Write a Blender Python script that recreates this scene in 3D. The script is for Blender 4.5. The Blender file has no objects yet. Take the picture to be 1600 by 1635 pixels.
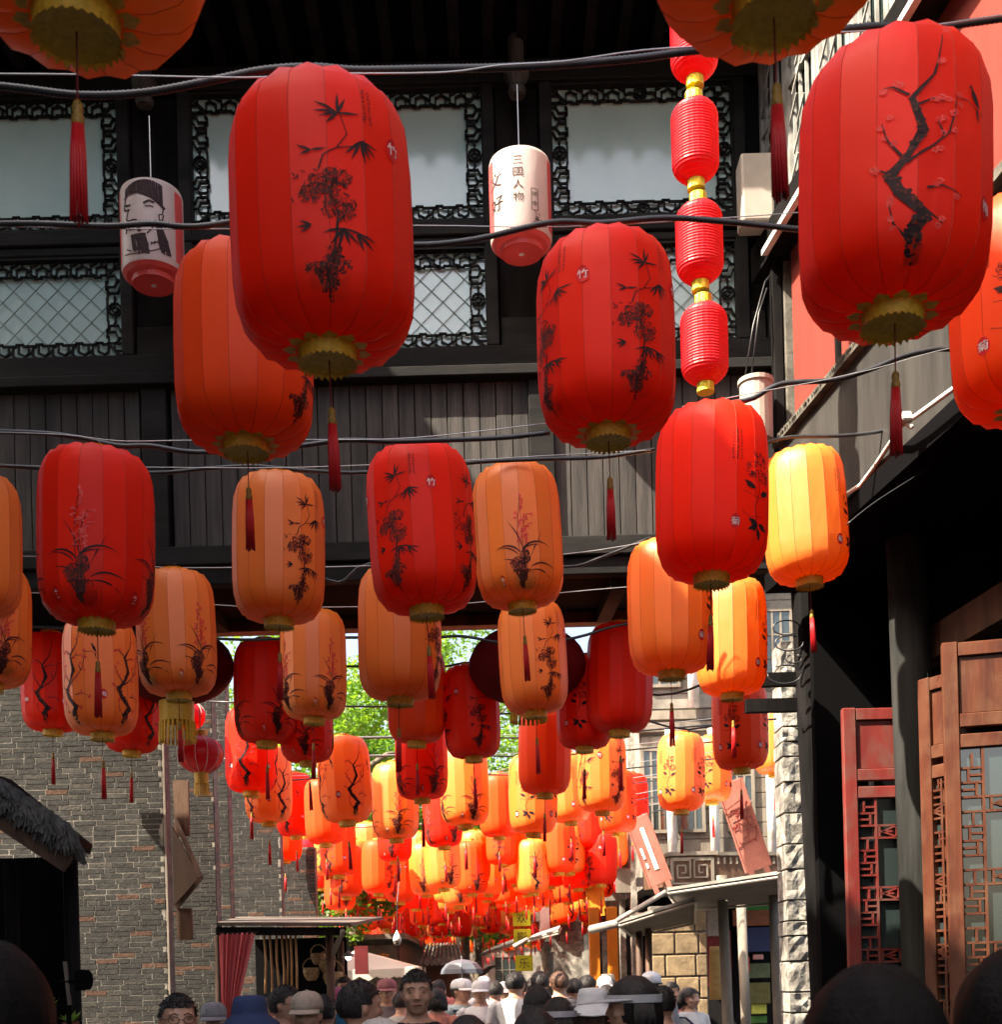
import bpy, math, random
from math import sin, cos, pi, radians, asin, sqrt, atan2
from mathutils import Vector, Matrix

# ------------------------------------------------------------------ camera, sky, sun, exposure
scene = bpy.context.scene
COL = scene.collection
F, PX0, PY0, CAMZ = 2000.0, 800.0, 1570.0, 1.65      # focal length and principal point in photo pixels, eye height
RS = 0.027; RC = sqrt(1 - RS * RS)                   # the phone was held with a slight roll
cam_data = bpy.data.cameras.new('camera')
cam = bpy.data.objects.new('camera', cam_data)
COL.objects.link(cam)
scene.camera = cam
cam.matrix_world = Matrix(((RC, RS, 0, 0), (0, 0, -1, 0), (-RS, RC, 0, CAMZ), (0, 0, 0, 1)))
cam_data.sensor_fit = 'AUTO'
cam_data.sensor_width = 36.0
cam_data.sensor_height = 36.0
cam_data.lens = F * 36.0 / 1635.0
cam_data.shift_y = (PY0 - 817.5) / 1635.0
cam_data.clip_start = 0.05
cam_data.clip_end = 2000.0
cam_data.dof.use_dof = True
cam_data.dof.focus_distance = 7.5
cam_data.dof.aperture_fstop = 8.0

SUN = Vector((-0.75, -0.42, 1.0)).normalized()        # towards the sun: high, from the left, a little behind
world = bpy.data.worlds.new('World')
scene.world = world
world.use_nodes = True
wn = world.node_tree
for n in list(wn.nodes):
    wn.nodes.remove(n)
sky_node = wn.nodes.new('ShaderNodeTexSky')
sky_node.sky_type = 'NISHITA'
sky_node.sun_disc = False
sky_node.sun_elevation = asin(SUN.z)
sky_node.sun_rotation = atan2(SUN.x, SUN.y)
sky_node.altitude = 300.0
sky_node.dust_density = 7.0
sky_node.ozone_density = 1.0
bg = wn.nodes.new('ShaderNodeBackground')
bg.inputs['Strength'].default_value = 0.118
wo = wn.nodes.new('ShaderNodeOutputWorld')
wn.links.new(sky_node.outputs['Color'], bg.inputs['Color'])
wn.links.new(bg.outputs['Background'], wo.inputs['Surface'])

sun_data = bpy.data.lights.new('sun', 'SUN')
sun_data.energy = 5.0
sun_data.angle = radians(0.55)
sun_data.color = (1.0, 0.94, 0.84)
sun = bpy.data.objects.new('sun', sun_data)
COL.objects.link(sun)
sun.rotation_euler = SUN.to_track_quat('Z', 'Y').to_euler()
sun.location = (-20, -12, 30)

scene.view_settings.view_transform = 'Standard'
scene.view_settings.look = 'None'
scene.view_settings.exposure = 2.2
scene.view_settings.gamma = 1.0
scene.view_settings.use_white_balance = True          # camera balanced for the open shade
scene.view_settings.white_balance_temperature = 7350.0
scene.view_settings.white_balance_tint = 10.0
scene.render.engine = 'CYCLES'
cy = scene.cycles
cy.use_denoising = True
cy.max_bounces = 10
cy.diffuse_bounces = 5
cy.glossy_bounces = 4
cy.transmission_bounces = 8
cy.transparent_max_bounces = 8
cy.caustics_reflective = False
cy.caustics_refractive = False
cy.sample_clamp_indirect = 8.0

# ------------------------------------------------------------------ helpers
rnd = random.Random(11)

def P(px, py, d):
    """world point seen at photo pixel (px, py) at depth d"""
    u = (px - PX0) / F * d; v = (PY0 - py) / F * d
    return Vector((RC * u + RS * v, d, CAMZ - RS * u + RC * v))

def PXw(px, py, X):
    """world point seen at (px, py) on the plane x = X"""
    u = (px - PX0) / F; v = (PY0 - py) / F
    return P(px, py, X / (RC * u + RS * v))

def tag(o, label=None, cat=None, group=None, kind=None):
    if label: o['label'] = label
    if cat: o['category'] = cat
    if group: o['group'] = group
    if kind: o['kind'] = kind
    return o

def empty(name, loc=(0, 0, 0), rz=0.0, parent=None):
    o = bpy.data.objects.new(name, None)
    COL.objects.link(o)
    o.location = loc
    o.rotation_euler = (0, 0, rz)
    o.empty_display_size = 0.1
    if parent: o.parent = parent
    return o

def link(name, me, parent=None, mat=None, loc=None, rot=None, scale=None):
    o = bpy.data.objects.new(name, me)
    COL.objects.link(o)
    if parent: o.parent = parent
    if loc is not None: o.location = loc
    if rot is not None: o.rotation_euler = rot
    if scale is not None: o.scale = scale
    if mat is not None:
        if len(me.materials) == 0: me.materials.append(mat)
        if me.materials[0] is not mat:
            o.material_slots[0].link = 'OBJECT'
            o.material_slots[0].material = mat
    return o

class MB:
    """collects faces for ONE mesh"""
    def __init__(self):
        self.v = []; self.f = []; self.m = []; self.cm = 0
    def face(self, *pts):
        b = len(self.v)
        self.v += [tuple(p) for p in pts]
        self.f.append(tuple(range(b, b + len(pts)))); self.m.append(self.cm)
        return self
    def box(self, x0, x1, y0, y1, z0, z1):
        b = len(self.v)
        self.v += [(x, y, z) for z in (z0, z1) for y in (y0, y1) for x in (x0, x1)]
        for q in ((0, 2, 3, 1), (4, 5, 7, 6), (0, 1, 5, 4), (2, 6, 7, 3), (0, 4, 6, 2), (1, 3, 7, 5)):
            self.f.append(tuple(b + k for k in q)); self.m.append(self.cm)
        return self
    def cbox(self, c, s):
        return self.box(c[0] - s[0] / 2, c[0] + s[0] / 2, c[1] - s[1] / 2, c[1] + s[1] / 2, c[2] - s[2] / 2, c[2] + s[2] / 2)
    def bar(self, p0, p1, w, h, up=(0, 0, 1)):
        """a square bar from p0 to p1, w across, h along up"""
        p0 = Vector(p0); p1 = Vector(p1); d = (p1 - p0).normalized(); up = Vector(up)
        s = d.cross(up)
        if s.length < 1e-4: s = d.cross(Vector((1, 0, 0)))
        s.normalize(); t = s.cross(d).normalized()
        b = len(self.v)
        for p in (p0, p1):
            for a, c in ((-1, -1), (1, -1), (1, 1), (-1, 1)):
                self.v.append(tuple(p + s * (a * w / 2) + t * (c * h / 2)))
        for q in ((3, 2, 1, 0), (4, 5, 6, 7), (0, 1, 5, 4), (1, 2, 6, 5), (2, 3, 7, 6), (3, 0, 4, 7)):
            self.f.append(tuple(b + k for k in q)); self.m.append(self.cm)
        return self
    def tube(self, pts, r, n=6, caps=True):
        pts = [Vector(p) for p in pts]
        rs = r if isinstance(r, (list, tuple)) else [r] * len(pts)
        b = len(self.v); up = None
        for i, p in enumerate(pts):
            d = (pts[min(i + 1, len(pts) - 1)] - pts[max(i - 1, 0)]).normalized()
            if up is None:
                up = Vector((0, 0, 1)) if abs(d.z) < 0.9 else Vector((1, 0, 0))
            s = d.cross(up).normalized(); t = s.cross(d).normalized(); up = t
            for k in range(n):
                a = 2 * pi * k / n
                self.v.append(tuple(p + s * (cos(a) * rs[i]) + t * (sin(a) * rs[i])))
        for i in range(len(pts) - 1):
            for k in range(n):
                k2 = (k + 1) % n
                self.f.append((b + i * n + k, b + i * n + k2, b + (i + 1) * n + k2, b + (i + 1) * n + k)); self.m.append(self.cm)
        if caps:
            self.f.append(tuple(b + k for k in reversed(range(n)))); self.m.append(self.cm)
            e = b + (len(pts) - 1) * n
            self.f.append(tuple(e + k for k in range(n))); self.m.append(self.cm)
        return self
    def rings(self, rings, caps=True):
        """loft through rings of equal point counts"""
        b = len(self.v); n = len(rings[0])
        for r in rings: self.v += [tuple(p) for p in r]
        for i in range(len(rings) - 1):
            for k in range(n):
                k2 = (k + 1) % n
                self.f.append((b + i * n + k, b + i * n + k2, b + (i + 1) * n + k2, b + (i + 1) * n + k)); self.m.append(self.cm)
        if caps:
            self.f.append(tuple(b + k for k in reversed(range(n)))); self.m.append(self.cm)
            e = b + (len(rings) - 1) * n
            self.f.append(tuple(e + k for k in range(n))); self.m.append(self.cm)
        return self
    def lathe(self, prof, n=16, c=(0, 0, 0), caps=False):
        return self.rings([[(c[0] + r * cos(2 * pi * k / n), c[1] + r * sin(2 * pi * k / n), c[2] + z) for k in range(n)] for r, z in prof], caps)
    def ellipsoid(self, c, r, nu=10, nv=7):
        rs = []
        for i in range(1, nv):
            a = -pi / 2 + pi * i / nv
            rs.append([(c[0] + r[0] * cos(a) * cos(2 * pi * k / nu), c[1] + r[1] * cos(a) * sin(2 * pi * k / nu), c[2] + r[2] * sin(a)) for k in range(nu)])
        return self.rings(rs, True)
    def mesh(self, name, mats=None, smooth=False):
        me = bpy.data.meshes.new(name)
        me.from_pydata(self.v, [], self.f)
        for m in (mats or []): me.materials.append(m)
        if any(self.m): me.polygons.foreach_set('material_index', self.m)
        if smooth: me.polygons.foreach_set('use_smooth', [True] * len(me.polygons))
        me.update()
        return me
    def build(self, name, mat=None, parent=None, smooth=False, loc=None, rot=None):
        mats = mat if isinstance(mat, (list, tuple)) else ([mat] if mat else [])
        return link(name, self.mesh(name, mats, smooth), parent, None, loc, rot)

def bevel(o, w=0.006, seg=1):
    m = o.modifiers.new('bevel', 'BEVEL'); m.width = w; m.segments = seg; m.limit_method = 'ANGLE'
    return o

# ------------------------------------------------------------------ materials
def mat(name, c1, c2=None, scale=5.0, rough=0.75, bump=0.0, spec=0.3, metal=0.0, stretch=(1, 1, 1), vary=0.0, detail=6.0, bscale=None, dirt=None, contrast=(0.35, 0.65)):
    m = bpy.data.materials.new(name); m.use_nodes = True
    nt = m.node_tree; N = nt.nodes; L = nt.links
    b = N['Principled BSDF']
    b.inputs['Roughness'].default_value = rough
    b.inputs['Metallic'].default_value = metal
    b.inputs['Specular IOR Level'].default_value = spec
    b.inputs['Base Color'].default_value = (*c1, 1)
    tc = N.new('ShaderNodeTexCoord'); mp = N.new('ShaderNodeMapping')
    mp.inputs['Scale'].default_value = stretch
    L.new(tc.outputs['Object'], mp.inputs['Vector'])
    oi = N.new('ShaderNodeObjectInfo')
    ad = N.new('ShaderNodeVectorMath'); ad.operation = 'ADD'
    sc = N.new('ShaderNodeVectorMath'); sc.operation = 'SCALE'; sc.inputs['Scale'].default_value = 37.0
    cb = N.new('ShaderNodeCombineXYZ')
    for k in range(3): L.new(oi.outputs['Random'], cb.inputs[k])
    L.new(cb.outputs[0], sc.inputs[0]); L.new(mp.outputs[0], ad.inputs[0]); L.new(sc.outputs[0], ad.inputs[1])
    col = None
    if c2 is not None:
        nz = N.new('ShaderNodeTexNoise'); nz.inputs['Scale'].default_value = scale; nz.inputs['Detail'].default_value = detail
        nz.inputs['Roughness'].default_value = 0.65
        L.new(ad.outputs[0], nz.inputs['Vector'])
        cr = N.new('ShaderNodeValToRGB')
        cr.color_ramp.elements[0].position = contrast[0]; cr.color_ramp.elements[1].position = contrast[1]
        cr.color_ramp.elements[0].color = (*c1, 1); cr.color_ramp.elements[1].color = (*c2, 1)
        L.new(nz.outputs['Fac'], cr.inputs['Fac']); col = cr.outputs['Color']
        if dirt:
            n2 = N.new('ShaderNodeTexNoise'); n2.inputs['Scale'].default_value = dirt[1]; n2.inputs['Detail'].default_value = 8
            L.new(tc.outputs['Object'], n2.inputs['Vector'])
            r2 = N.new('ShaderNodeValToRGB'); r2.color_ramp.elements[0].position = 0.45; r2.color_ramp.elements[1].position = 0.7
            mx = N.new('ShaderNodeMix'); mx.data_type = 'RGBA'
            L.new(n2.outputs['Fac'], r2.inputs['Fac']); L.new(r2.outputs['Color'], mx.inputs[0])
            L.new(col, mx.inputs[6]); mx.inputs[7].default_value = (*dirt[0], 1); col = mx.outputs[2]
    if vary > 0:
        hs = N.new('ShaderNodeHueSaturation')
        mr = N.new('ShaderNodeMapRange'); mr.inputs[3].default_value = 1 - vary; mr.inputs[4].default_value = 1 + vary
        L.new(oi.outputs['Random'], mr.inputs[0]); L.new(mr.outputs[0], hs.inputs['Value'])
        if col: L.new(col, hs.inputs['Color'])
        else: hs.inputs['Color'].default_value = (*c1, 1)
        col = hs.outputs['Color']
    if col: L.new(col, b.inputs['Base Color'])
    if bump > 0:
        nb = N.new('ShaderNodeTexNoise'); nb.inputs['Scale'].default_value = bscale or scale * 4; nb.inputs['Detail'].default_value = 5
        L.new(ad.outputs[0], nb.inputs['Vector'])
        bp = N.new('ShaderNodeBump'); bp.inputs['Strength'].default_value = bump; bp.inputs['Distance'].default_value = 0.02
        L.new(nb.outputs['Fac'], bp.inputs['Height']); L.new(bp.outputs['Normal'], b.inputs['Normal'])
    return m

def fabric(name, c, trans=0.4, rough=0.42, spec=0.55, tc2=None, vary=0.13):
    """thin cloth: part of the light that hits one side comes out of the other"""
    m = mat(name, tuple(k * 0.93 for k in c), c, scale=9.0, rough=rough, spec=spec, vary=vary, bump=0.22, bscale=13, stretch=(1, 1, 0.45), contrast=(0.3, 0.7))
    nt = m.node_tree; N = nt.nodes; L = nt.links
    b = N['Principled BSDF']; out = N['Material Output']
    t = N.new('ShaderNodeBsdfTranslucent')
    t.inputs['Color'].default_value = (*(tc2 or c), 1)
    mx = N.new('ShaderNodeMixShader'); mx.inputs[0].default_value = trans
    L.new(b.outputs[0], mx.inputs[1]); L.new(t.outputs[0], mx.inputs[2]); L.new(mx.outputs[0], out.inputs['Surface'])
    return m

M = {}
def satin(m, coat=0.0, rough=0.42):
    b = m.node_tree.nodes['Principled BSDF']
    b.inputs['Specular IOR Level'].default_value = 0.26; b.inputs['Roughness'].default_value = 0.48
    b.inputs['Coat Weight'].default_value = coat; b.inputs['Coat Roughness'].default_value = rough
    return m
M['red'] = satin(fabric('red_cloth', (0.92, 0.026, 0.010), 0.38, tc2=(0.97, 0.085, 0.010)))
M['orange'] = satin(fabric('orange_cloth', (0.90, 0.255, 0.035), 0.38, tc2=(0.97, 0.27, 0.015)))
M['redorange'] = satin(fabric('red_orange_cloth', (0.88, 0.085, 0.016), 0.36, tc2=(0.96, 0.14, 0.012)))
M['orange'].node_tree.nodes['Principled BSDF'].inputs['Specular IOR Level'].default_value = 0.9
M['gold'] = mat('gold_trim', (0.52, 0.29, 0.02), (0.75, 0.46, 0.05), scale=60, rough=0.5, spec=0.5, bump=0.2)
M['goldfoil'] = mat('gold_foil', (0.55, 0.42, 0.02), (0.9, 0.75, 0.08), scale=30, rough=0.28, spec=0.6, metal=0.6, stretch=(3, 3, 0.6), bump=0.4)
M['tassel'] = fabric('tassel_thread', (0.55, 0.012, 0.018), 0.15, rough=0.45, spec=0.4)
M['cord'] = mat('tassel_cord', (0.12, 0.01, 0.01), rough=0.7)
M['knot'] = mat('gold_knot', (0.35, 0.2, 0.03), (0.16, 0.09, 0.02), scale=120, rough=0.5)
M['ink'] = mat('ink', (0.012, 0.008, 0.010), (0.04, 0.015, 0.018), scale=40, rough=0.7, spec=0.2)
M['inkw'] = mat('ink_wash', (0.07, 0.022, 0.02), (0.16, 0.04, 0.03), scale=30, rough=0.8, spec=0.2)
M['blossom'] = mat('blossom_paint', (0.65, 0.04, 0.04), (0.8, 0.1, 0.08), scale=30, rough=0.7)
M['seal'] = mat('seal_red', (0.6, 0.01, 0.015), rough=0.7)
M['sealw'] = mat('seal_white', (0.75, 0.7, 0.7), rough=0.7)
M['piping'] = mat('seam_thread', (0.36, 0.03, 0.015), rough=0.7)
M['cable'] = mat('black_cable', (0.012, 0.013, 0.016), (0.03, 0.03, 0.035), scale=20, rough=0.38, spec=0.5)
M['wire'] = mat('steel_wire', (0.45, 0.45, 0.46), rough=0.35, metal=0.7)
M['tie'] = mat('white_tie', (0.7, 0.68, 0.66), rough=0.5)
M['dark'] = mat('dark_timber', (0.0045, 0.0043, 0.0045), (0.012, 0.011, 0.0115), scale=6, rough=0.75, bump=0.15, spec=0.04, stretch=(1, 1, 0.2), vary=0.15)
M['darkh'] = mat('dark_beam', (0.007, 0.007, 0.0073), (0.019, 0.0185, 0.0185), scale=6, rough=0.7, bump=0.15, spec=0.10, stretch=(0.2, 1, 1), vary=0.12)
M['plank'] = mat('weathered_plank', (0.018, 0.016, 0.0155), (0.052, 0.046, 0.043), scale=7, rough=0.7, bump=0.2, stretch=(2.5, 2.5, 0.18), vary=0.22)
M['carve'] = mat('carved_lattice', (0.007, 0.008, 0.0085), (0.018, 0.018, 0.018), scale=20, rough=0.7, spec=0.15)
M['mesh'] = mat('diamond_wire', (0.12, 0.17, 0.16), rough=0.5)
M['stone'] = mat('rough_stone', (0.07, 0.065, 0.058), (0.36, 0.34, 0.30), scale=7, rough=0.9, bump=0.6, vary=0.18, dirt=((0.10, 0.09, 0.08), 3.0))
M['paving'] = mat('paving', (0.05, 0.048, 0.045), (0.10, 0.095, 0.09), scale=2, rough=0.85, bump=0.2)
M['mortar'] = mat('lime_mortar', (0.075, 0.07, 0.062), (0.19, 0.175, 0.155), scale=8, rough=0.95, bump=0.3)
M['brick'] = mat('grey_brick', (0.011, 0.011, 0.0105), (0.030, 0.029, 0.027), scale=14, rough=0.9, bump=0.35, vary=0.18)
M['brickr'] = mat('reddish_brick', (0.045, 0.022, 0.014), (0.08, 0.04, 0.025), scale=9, rough=0.9, bump=0.4, vary=0.25)
M['brickp'] = mat('pale_brick', (0.020, 0.019, 0.0175), (0.042, 0.039, 0.034), scale=9, rough=0.9, bump=0.4, vary=0.2)
M['beige'] = mat('weathered_beige', (0.13, 0.118, 0.10), (0.26, 0.24, 0.21), scale=2.5, rough=0.9, bump=0.25, dirt=((0.06, 0.055, 0.048), 1.6))
M['beigew'] = mat('weathered_wood', (0.10, 0.085, 0.07), (0.19, 0.165, 0.135), scale=5, rough=0.8, bump=0.25, stretch=(1, 1, 0.3), vary=0.15)
M['brown'] = mat('brown_wood', (0.045, 0.022, 0.013), (0.095, 0.05, 0.03), scale=6, rough=0.65, bump=0.2, stretch=(1.5, 1.5, 0.2), vary=0.12)
M['doorred'] = mat('worn_red_door', (0.12, 0.012, 0.010), (0.17, 0.022, 0.018), scale=5, rough=0.55, bump=0.1, stretch=(1.5, 1.5, 0.3), vary=0.06, dirt=((0.12, 0.05, 0.04), 6))
M['dooror'] = mat('orange_brown_door', (0.045, 0.010, 0.0045), (0.095, 0.025, 0.010), scale=6, rough=0.5, bump=0.15, stretch=(1.5, 1.5, 0.2), vary=0.06, dirt=((0.10, 0.04, 0.02), 6))
M['redwall'] = mat('salmon_red_wall', (0.17, 0.022, 0.015), (0.225, 0.034, 0.024), scale=1.8, rough=0.8, stretch=(1, 1, 0.4), bump=0.05)
M['fascia'] = mat('grey_metal_fascia', (0.028, 0.027, 0.0265), (0.052, 0.05, 0.048), scale=3, rough=0.35, spec=0.5, stretch=(3, 3, 0.25), bump=0.08)
M['concrete'] = mat('mottled_concrete', (0.045, 0.042, 0.036), (0.13, 0.12, 0.10), scale=7, rough=0.9, bump=0.3)
M['white'] = mat('white_paint', (0.66, 0.66, 0.64), (0.78, 0.77, 0.75), scale=5, rough=0.6, dirt=((0.4, 0.37, 0.32), 3))
M['pale'] = mat('pale_metal', (0.27, 0.235, 0.205), (0.34, 0.30, 0.265), scale=3, rough=0.5)
M['awning'] = mat('awning_canvas', (0.075, 0.063, 0.053), (0.115, 0.098, 0.084), scale=4, rough=0.8)
M['thatch'] = mat('thatch', (0.025, 0.025, 0.024), (0.08, 0.078, 0.073), scale=14, rough=0.9, vary=0.3)
M['pinkboard'] = mat('pink_board', (0.16, 0.05, 0.036), (0.23, 0.08, 0.06), scale=4, rough=0.7, bump=0.15)
M['orangeboard'] = mat('orange_board', (0.50, 0.15, 0.01), (0.60, 0.2, 0.015), scale=4, rough=0.55)
M['yellowboard'] = mat('yellow_green_board', (0.30, 0.34, 0.012), (0.36, 0.40, 0.02), scale=4, rough=0.6)
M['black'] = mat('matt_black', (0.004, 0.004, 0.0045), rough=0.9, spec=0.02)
M['curtain'] = fabric('pink_curtain', (0.55, 0.13, 0.15), 0.3)
M['bamboo'] = mat('bamboo_pole', (0.30, 0.16, 0.07), (0.42, 0.25, 0.12), scale=8, rough=0.5, vary=0.25)
M['leaf'] = fabric('tree_leaf', (0.09, 0.18, 0.02), 0.5, tc2=(0.22, 0.42, 0.025), vary=0.3)
M['leafd'] = fabric('dark_tree_leaf', (0.07, 0.145, 0.02), 0.5, tc2=(0.17, 0.33, 0.025), vary=0.3)
M['bark'] = mat('bark', (0.09, 0.07, 0.05), (0.17, 0.14, 0.11), scale=8, rough=0.95, bump=0.5)
M['paperlamp'] = fabric('lantern_paper', (0.55, 0.49, 0.47), 0.35, tc2=(0.85, 0.6, 0.55))
M['paperred'] = fabric('pink_red_paper', (0.72, 0.10, 0.10), 0.35)
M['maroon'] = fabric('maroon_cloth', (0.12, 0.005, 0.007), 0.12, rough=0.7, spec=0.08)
M['ballred'] = fabric('bright_red_cloth', (0.78, 0.02, 0.035), 0.4)
M['glow'] = mat('lamp_white', (0.8, 0.8, 0.78), rough=0.4)
def glass_mat(name, c, rough=0.12, c2=None):
    m = mat(name, c, c2, scale=1.2, rough=rough, spec=0.9)
    m.node_tree.nodes['Principled BSDF'].inputs['IOR'].default_value = 1.6
    return m
M['pane'] = glass_mat('frosted_green_glass', (0.33, 0.47, 0.455), 0.12, (0.42, 0.56, 0.545))
M['pane_dark'] = glass_mat('dark_glass', (0.02, 0.03, 0.03), 0.06)
M['offwhite'] = mat('dimmed_white_paint', (0.20, 0.20, 0.19), (0.32, 0.32, 0.30), scale=5, rough=0.6, dirt=((0.12, 0.11, 0.10), 3))  # white paint darkened to stand for the shade on the lattice shutters
# ------------------------------------------------------------------ ground
g = MB(); g.face((-300, -200, 0), (300, -200, 0), (300, 500, 0), (-300, 500, 0))
tag(g.build('ground', M['paving']), kind='structure')
slab = MB().box(-0.388, 0.388, -0.288, 0.288, 0.004, 0.028).mesh('paving_slab', [M['paving']])
street = tag(MB().box(-3.3, 3.0, -6, 45, -0.2, 0.003).build('street', M['paving']), kind='structure')
for i in range(7):
    for j in range(24):
        link('paving_slab', slab, street, None, (-2.55 + i * 0.8 + (j % 2) * 0.4 - 0.2, 1.2 + j * 0.6, 0))

# ------------------------------------------------------------------ gate building over the street (faces the camera at y = 9.6)
GY = 9.6
gate = tag(empty('gate_building', (-0.8, GY, 0)), 'dark timber gate building spanning the street with lattice windows above plank wall', 'building')
def gpart(mb, name, mt, parent=None, bev=0.0):
    # built in world coordinates, stored relative to the gate
    mb.v = [(x + 0.8, y - GY, z) for x, y, z in mb.v]
    o = mb.build(name, mt, parent or gate)
    if bev: bevel(o, bev)
    return o
XL, XR = -4.6, 2.28
Z_TOP, Z_PLT, Z_PLB, Z_FB = 8.62, 6.27, 5.05, 4.76
# planks, each its own piece
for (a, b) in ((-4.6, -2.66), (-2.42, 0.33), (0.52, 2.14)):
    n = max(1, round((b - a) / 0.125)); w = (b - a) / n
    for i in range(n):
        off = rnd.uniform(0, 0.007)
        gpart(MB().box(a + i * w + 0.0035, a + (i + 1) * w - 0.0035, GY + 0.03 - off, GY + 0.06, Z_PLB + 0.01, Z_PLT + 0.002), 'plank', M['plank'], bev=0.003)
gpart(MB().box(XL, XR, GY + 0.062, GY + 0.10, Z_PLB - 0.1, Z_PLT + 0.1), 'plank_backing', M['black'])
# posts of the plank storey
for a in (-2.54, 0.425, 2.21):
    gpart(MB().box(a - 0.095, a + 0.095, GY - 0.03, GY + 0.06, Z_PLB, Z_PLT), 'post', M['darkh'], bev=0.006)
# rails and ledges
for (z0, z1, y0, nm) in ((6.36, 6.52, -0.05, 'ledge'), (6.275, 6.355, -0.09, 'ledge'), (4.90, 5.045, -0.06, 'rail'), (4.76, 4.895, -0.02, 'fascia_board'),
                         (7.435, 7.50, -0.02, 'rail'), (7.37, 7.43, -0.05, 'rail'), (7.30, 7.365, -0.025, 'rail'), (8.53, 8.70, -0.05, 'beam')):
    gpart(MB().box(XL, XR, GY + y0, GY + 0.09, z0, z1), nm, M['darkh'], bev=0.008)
# columns between the window bays, set back, with side stiles
bays = ((-5.0, -2.77), (-2.205, 0.027), (0.565, 1.947))
for (a, b) in ((-2.77, -2.205), (0.027, 0.565), (1.947, 2.28)):
    gpart(MB().box(a + 0.10, b - 0.10, GY + 0.03, GY + 0.16, 6.525, 8.525), 'column', M['dark'], bev=0.01)
    for s in (a + 0.05, b - 0.05):
        gpart(MB().box(s - 0.045, s + 0.045, GY - 0.04, GY + 0.14, 6.525, 8.525), 'stile', M['darkh'], bev=0.006)
    gpart(MB().box(a + 0.11, b - 0.11, GY - 0.005, GY + 0.028, 6.53, 6.75), 'column_plinth', M['darkh'], bev=0.006)

def fret_strip(mb, x0, z0, x1, z1, th, y):
    """carved fretwork along one side of a window: x0,z0 -> x1,z1 is the outer edge, th its width (to the left of the direction)"""
    L = sqrt((x1 - x0) ** 2 + (z1 - z0) ** 2); dx, dz = (x1 - x0) / L, (z1 - z0) / L
    def pt(u, v): return (x0 + dx * u - dz * v, y, z0 + dz * u + dx * v)
    def path(ps, w=0.0125):
        for (a, b) in zip(ps, ps[1:]):
            pa, pb = Vector(pt(*a)), Vector(pt(*b)); d = (pb - pa).normalized() * w * 0.45
            mb.bar(pa - d, pb + d, 0.022, w, up=(-dz * 0 - (pb - pa).normalized().z, 0, (pb - pa).normalized().x))
    n = max(2, round((L - 2 * th) / 0.155)); U = (L - 2 * th) / n; mid = n // 2
    for i in range(n):
        o = th + i * U
        if i == mid:                                  # round medallion with a diamond in it
            c = (o + U / 2, th * 0.5); r = th * 0.40
            path([(c[0] + r * cos(k * pi / 6), c[1] + r * sin(k * pi / 6)) for k in range(13)])
            path([(c[0] + r * 0.6, c[1]), (c[0], c[1] + r * 0.6), (c[0] - r * 0.6, c[1]), (c[0], c[1] - r * 0.6), (c[0] + r * 0.6, c[1])], 0.011)
            path([(o, th * 0.5), (c[0] - r, c[1])]); path([(c[0] + r, c[1]), (o + U, th * 0.5)])
            path([(o, th), (o + U, th)])
            continue
        s = 1 if i < mid else -1
        q = [(0.0, 0.95), (0.0, 0.45), (0.22, 0.25), (0.22, 0.0)]
        r_ = [(0.22, 0.32), (0.5, 0.5), (0.5, 1.0), (0.78, 0.85), (0.78, 0.3), (0.5, 0.12), (0.5, 0.0)]
        t = [(0.78, 0.6), (1.0, 0.45)]
        e = [(0.0, 0.95), (0.28, 0.95), (0.28, 1.05), (0.6, 1.05), (0.6, 0.95), (1.0, 0.95)]
        for pp in (q, r_, t, e):
            path([(o + (U * a if s > 0 else U * (1 - a)), th * b) for a, b in pp])
    path([(th * 0.05, th * 0.05), (th, th)], 0.016); path([(th * 0.5, 0.0), (th * 0.5, th * 0.45), (0.0, th * 0.45)]); path([(th, 0), (th, th * 0.6), (th * 0.75, th * 0.6)])

def gate_window(a, b, z0, z1, diamond):
    w = empty('window', parent=gate)
    gpart(MB().face((a, GY + 0.055, z0), (b, GY + 0.055, z0), (b, GY + 0.055, z1), (a, GY + 0.055, z1)), 'pane', M['pane'], w)
    mb = MB(); th = 0.118; y = GY + 0.03
    fret_strip(mb, a, z0, b, z0, th, y); fret_strip(mb, b, z0, b, z1, th, y)
    fret_strip(mb, b, z1, a, z1, th, y); fret_strip(mb, a, z1, a, z0, th, y)
    gpart(mb, 'lattice_border', M['carve'], w)
    fr = MB()
    for (x0, x1, c0, c1) in ((a - 0.03, a + 0.004, z0 - 0.03, z1 + 0.03), (b - 0.004, b + 0.03, z0 - 0.03, z1 + 0.03), (a + 0.005, b - 0.005, z0 - 0.03, z0 + 0.004), (a + 0.005, b - 0.005, z1 - 0.004, z1 + 0.03)):
        fr.box(x0, x1, GY - 0.012, GY + 0.052, c0, c1)
    gpart(fr, 'frame', M['carve'], w)
    if diamond:
        dm = MB(); s = 0.17; i0 = z0 + th; i1 = z1 - th; ja, jb = a + th, b - th; h = i1 - i0
        k = ja - h
        while k < jb:
            for sgn in (1, -1):
                t0 = max(0, ja - k); t1 = min(h, jb - k)
                if t1 > t0:
                    za, zb = (i0 + t0, i0 + t1) if sgn > 0 else (i1 - t0, i1 - t1)
                    dm.bar((k + t0, GY + 0.046, za), (k + t1, GY + 0.046, zb), 0.004, 0.005, up=(0, 1, 0))
            k += s
        gpart(dm, 'diamond_mesh', M['mesh'], w)
for (a, b) in bays:
    gate_window(a + 0.0, b, 7.51, 8.52, False)
    gate_window(a + 0.0, b, 6.53, 7.285, True)
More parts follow.
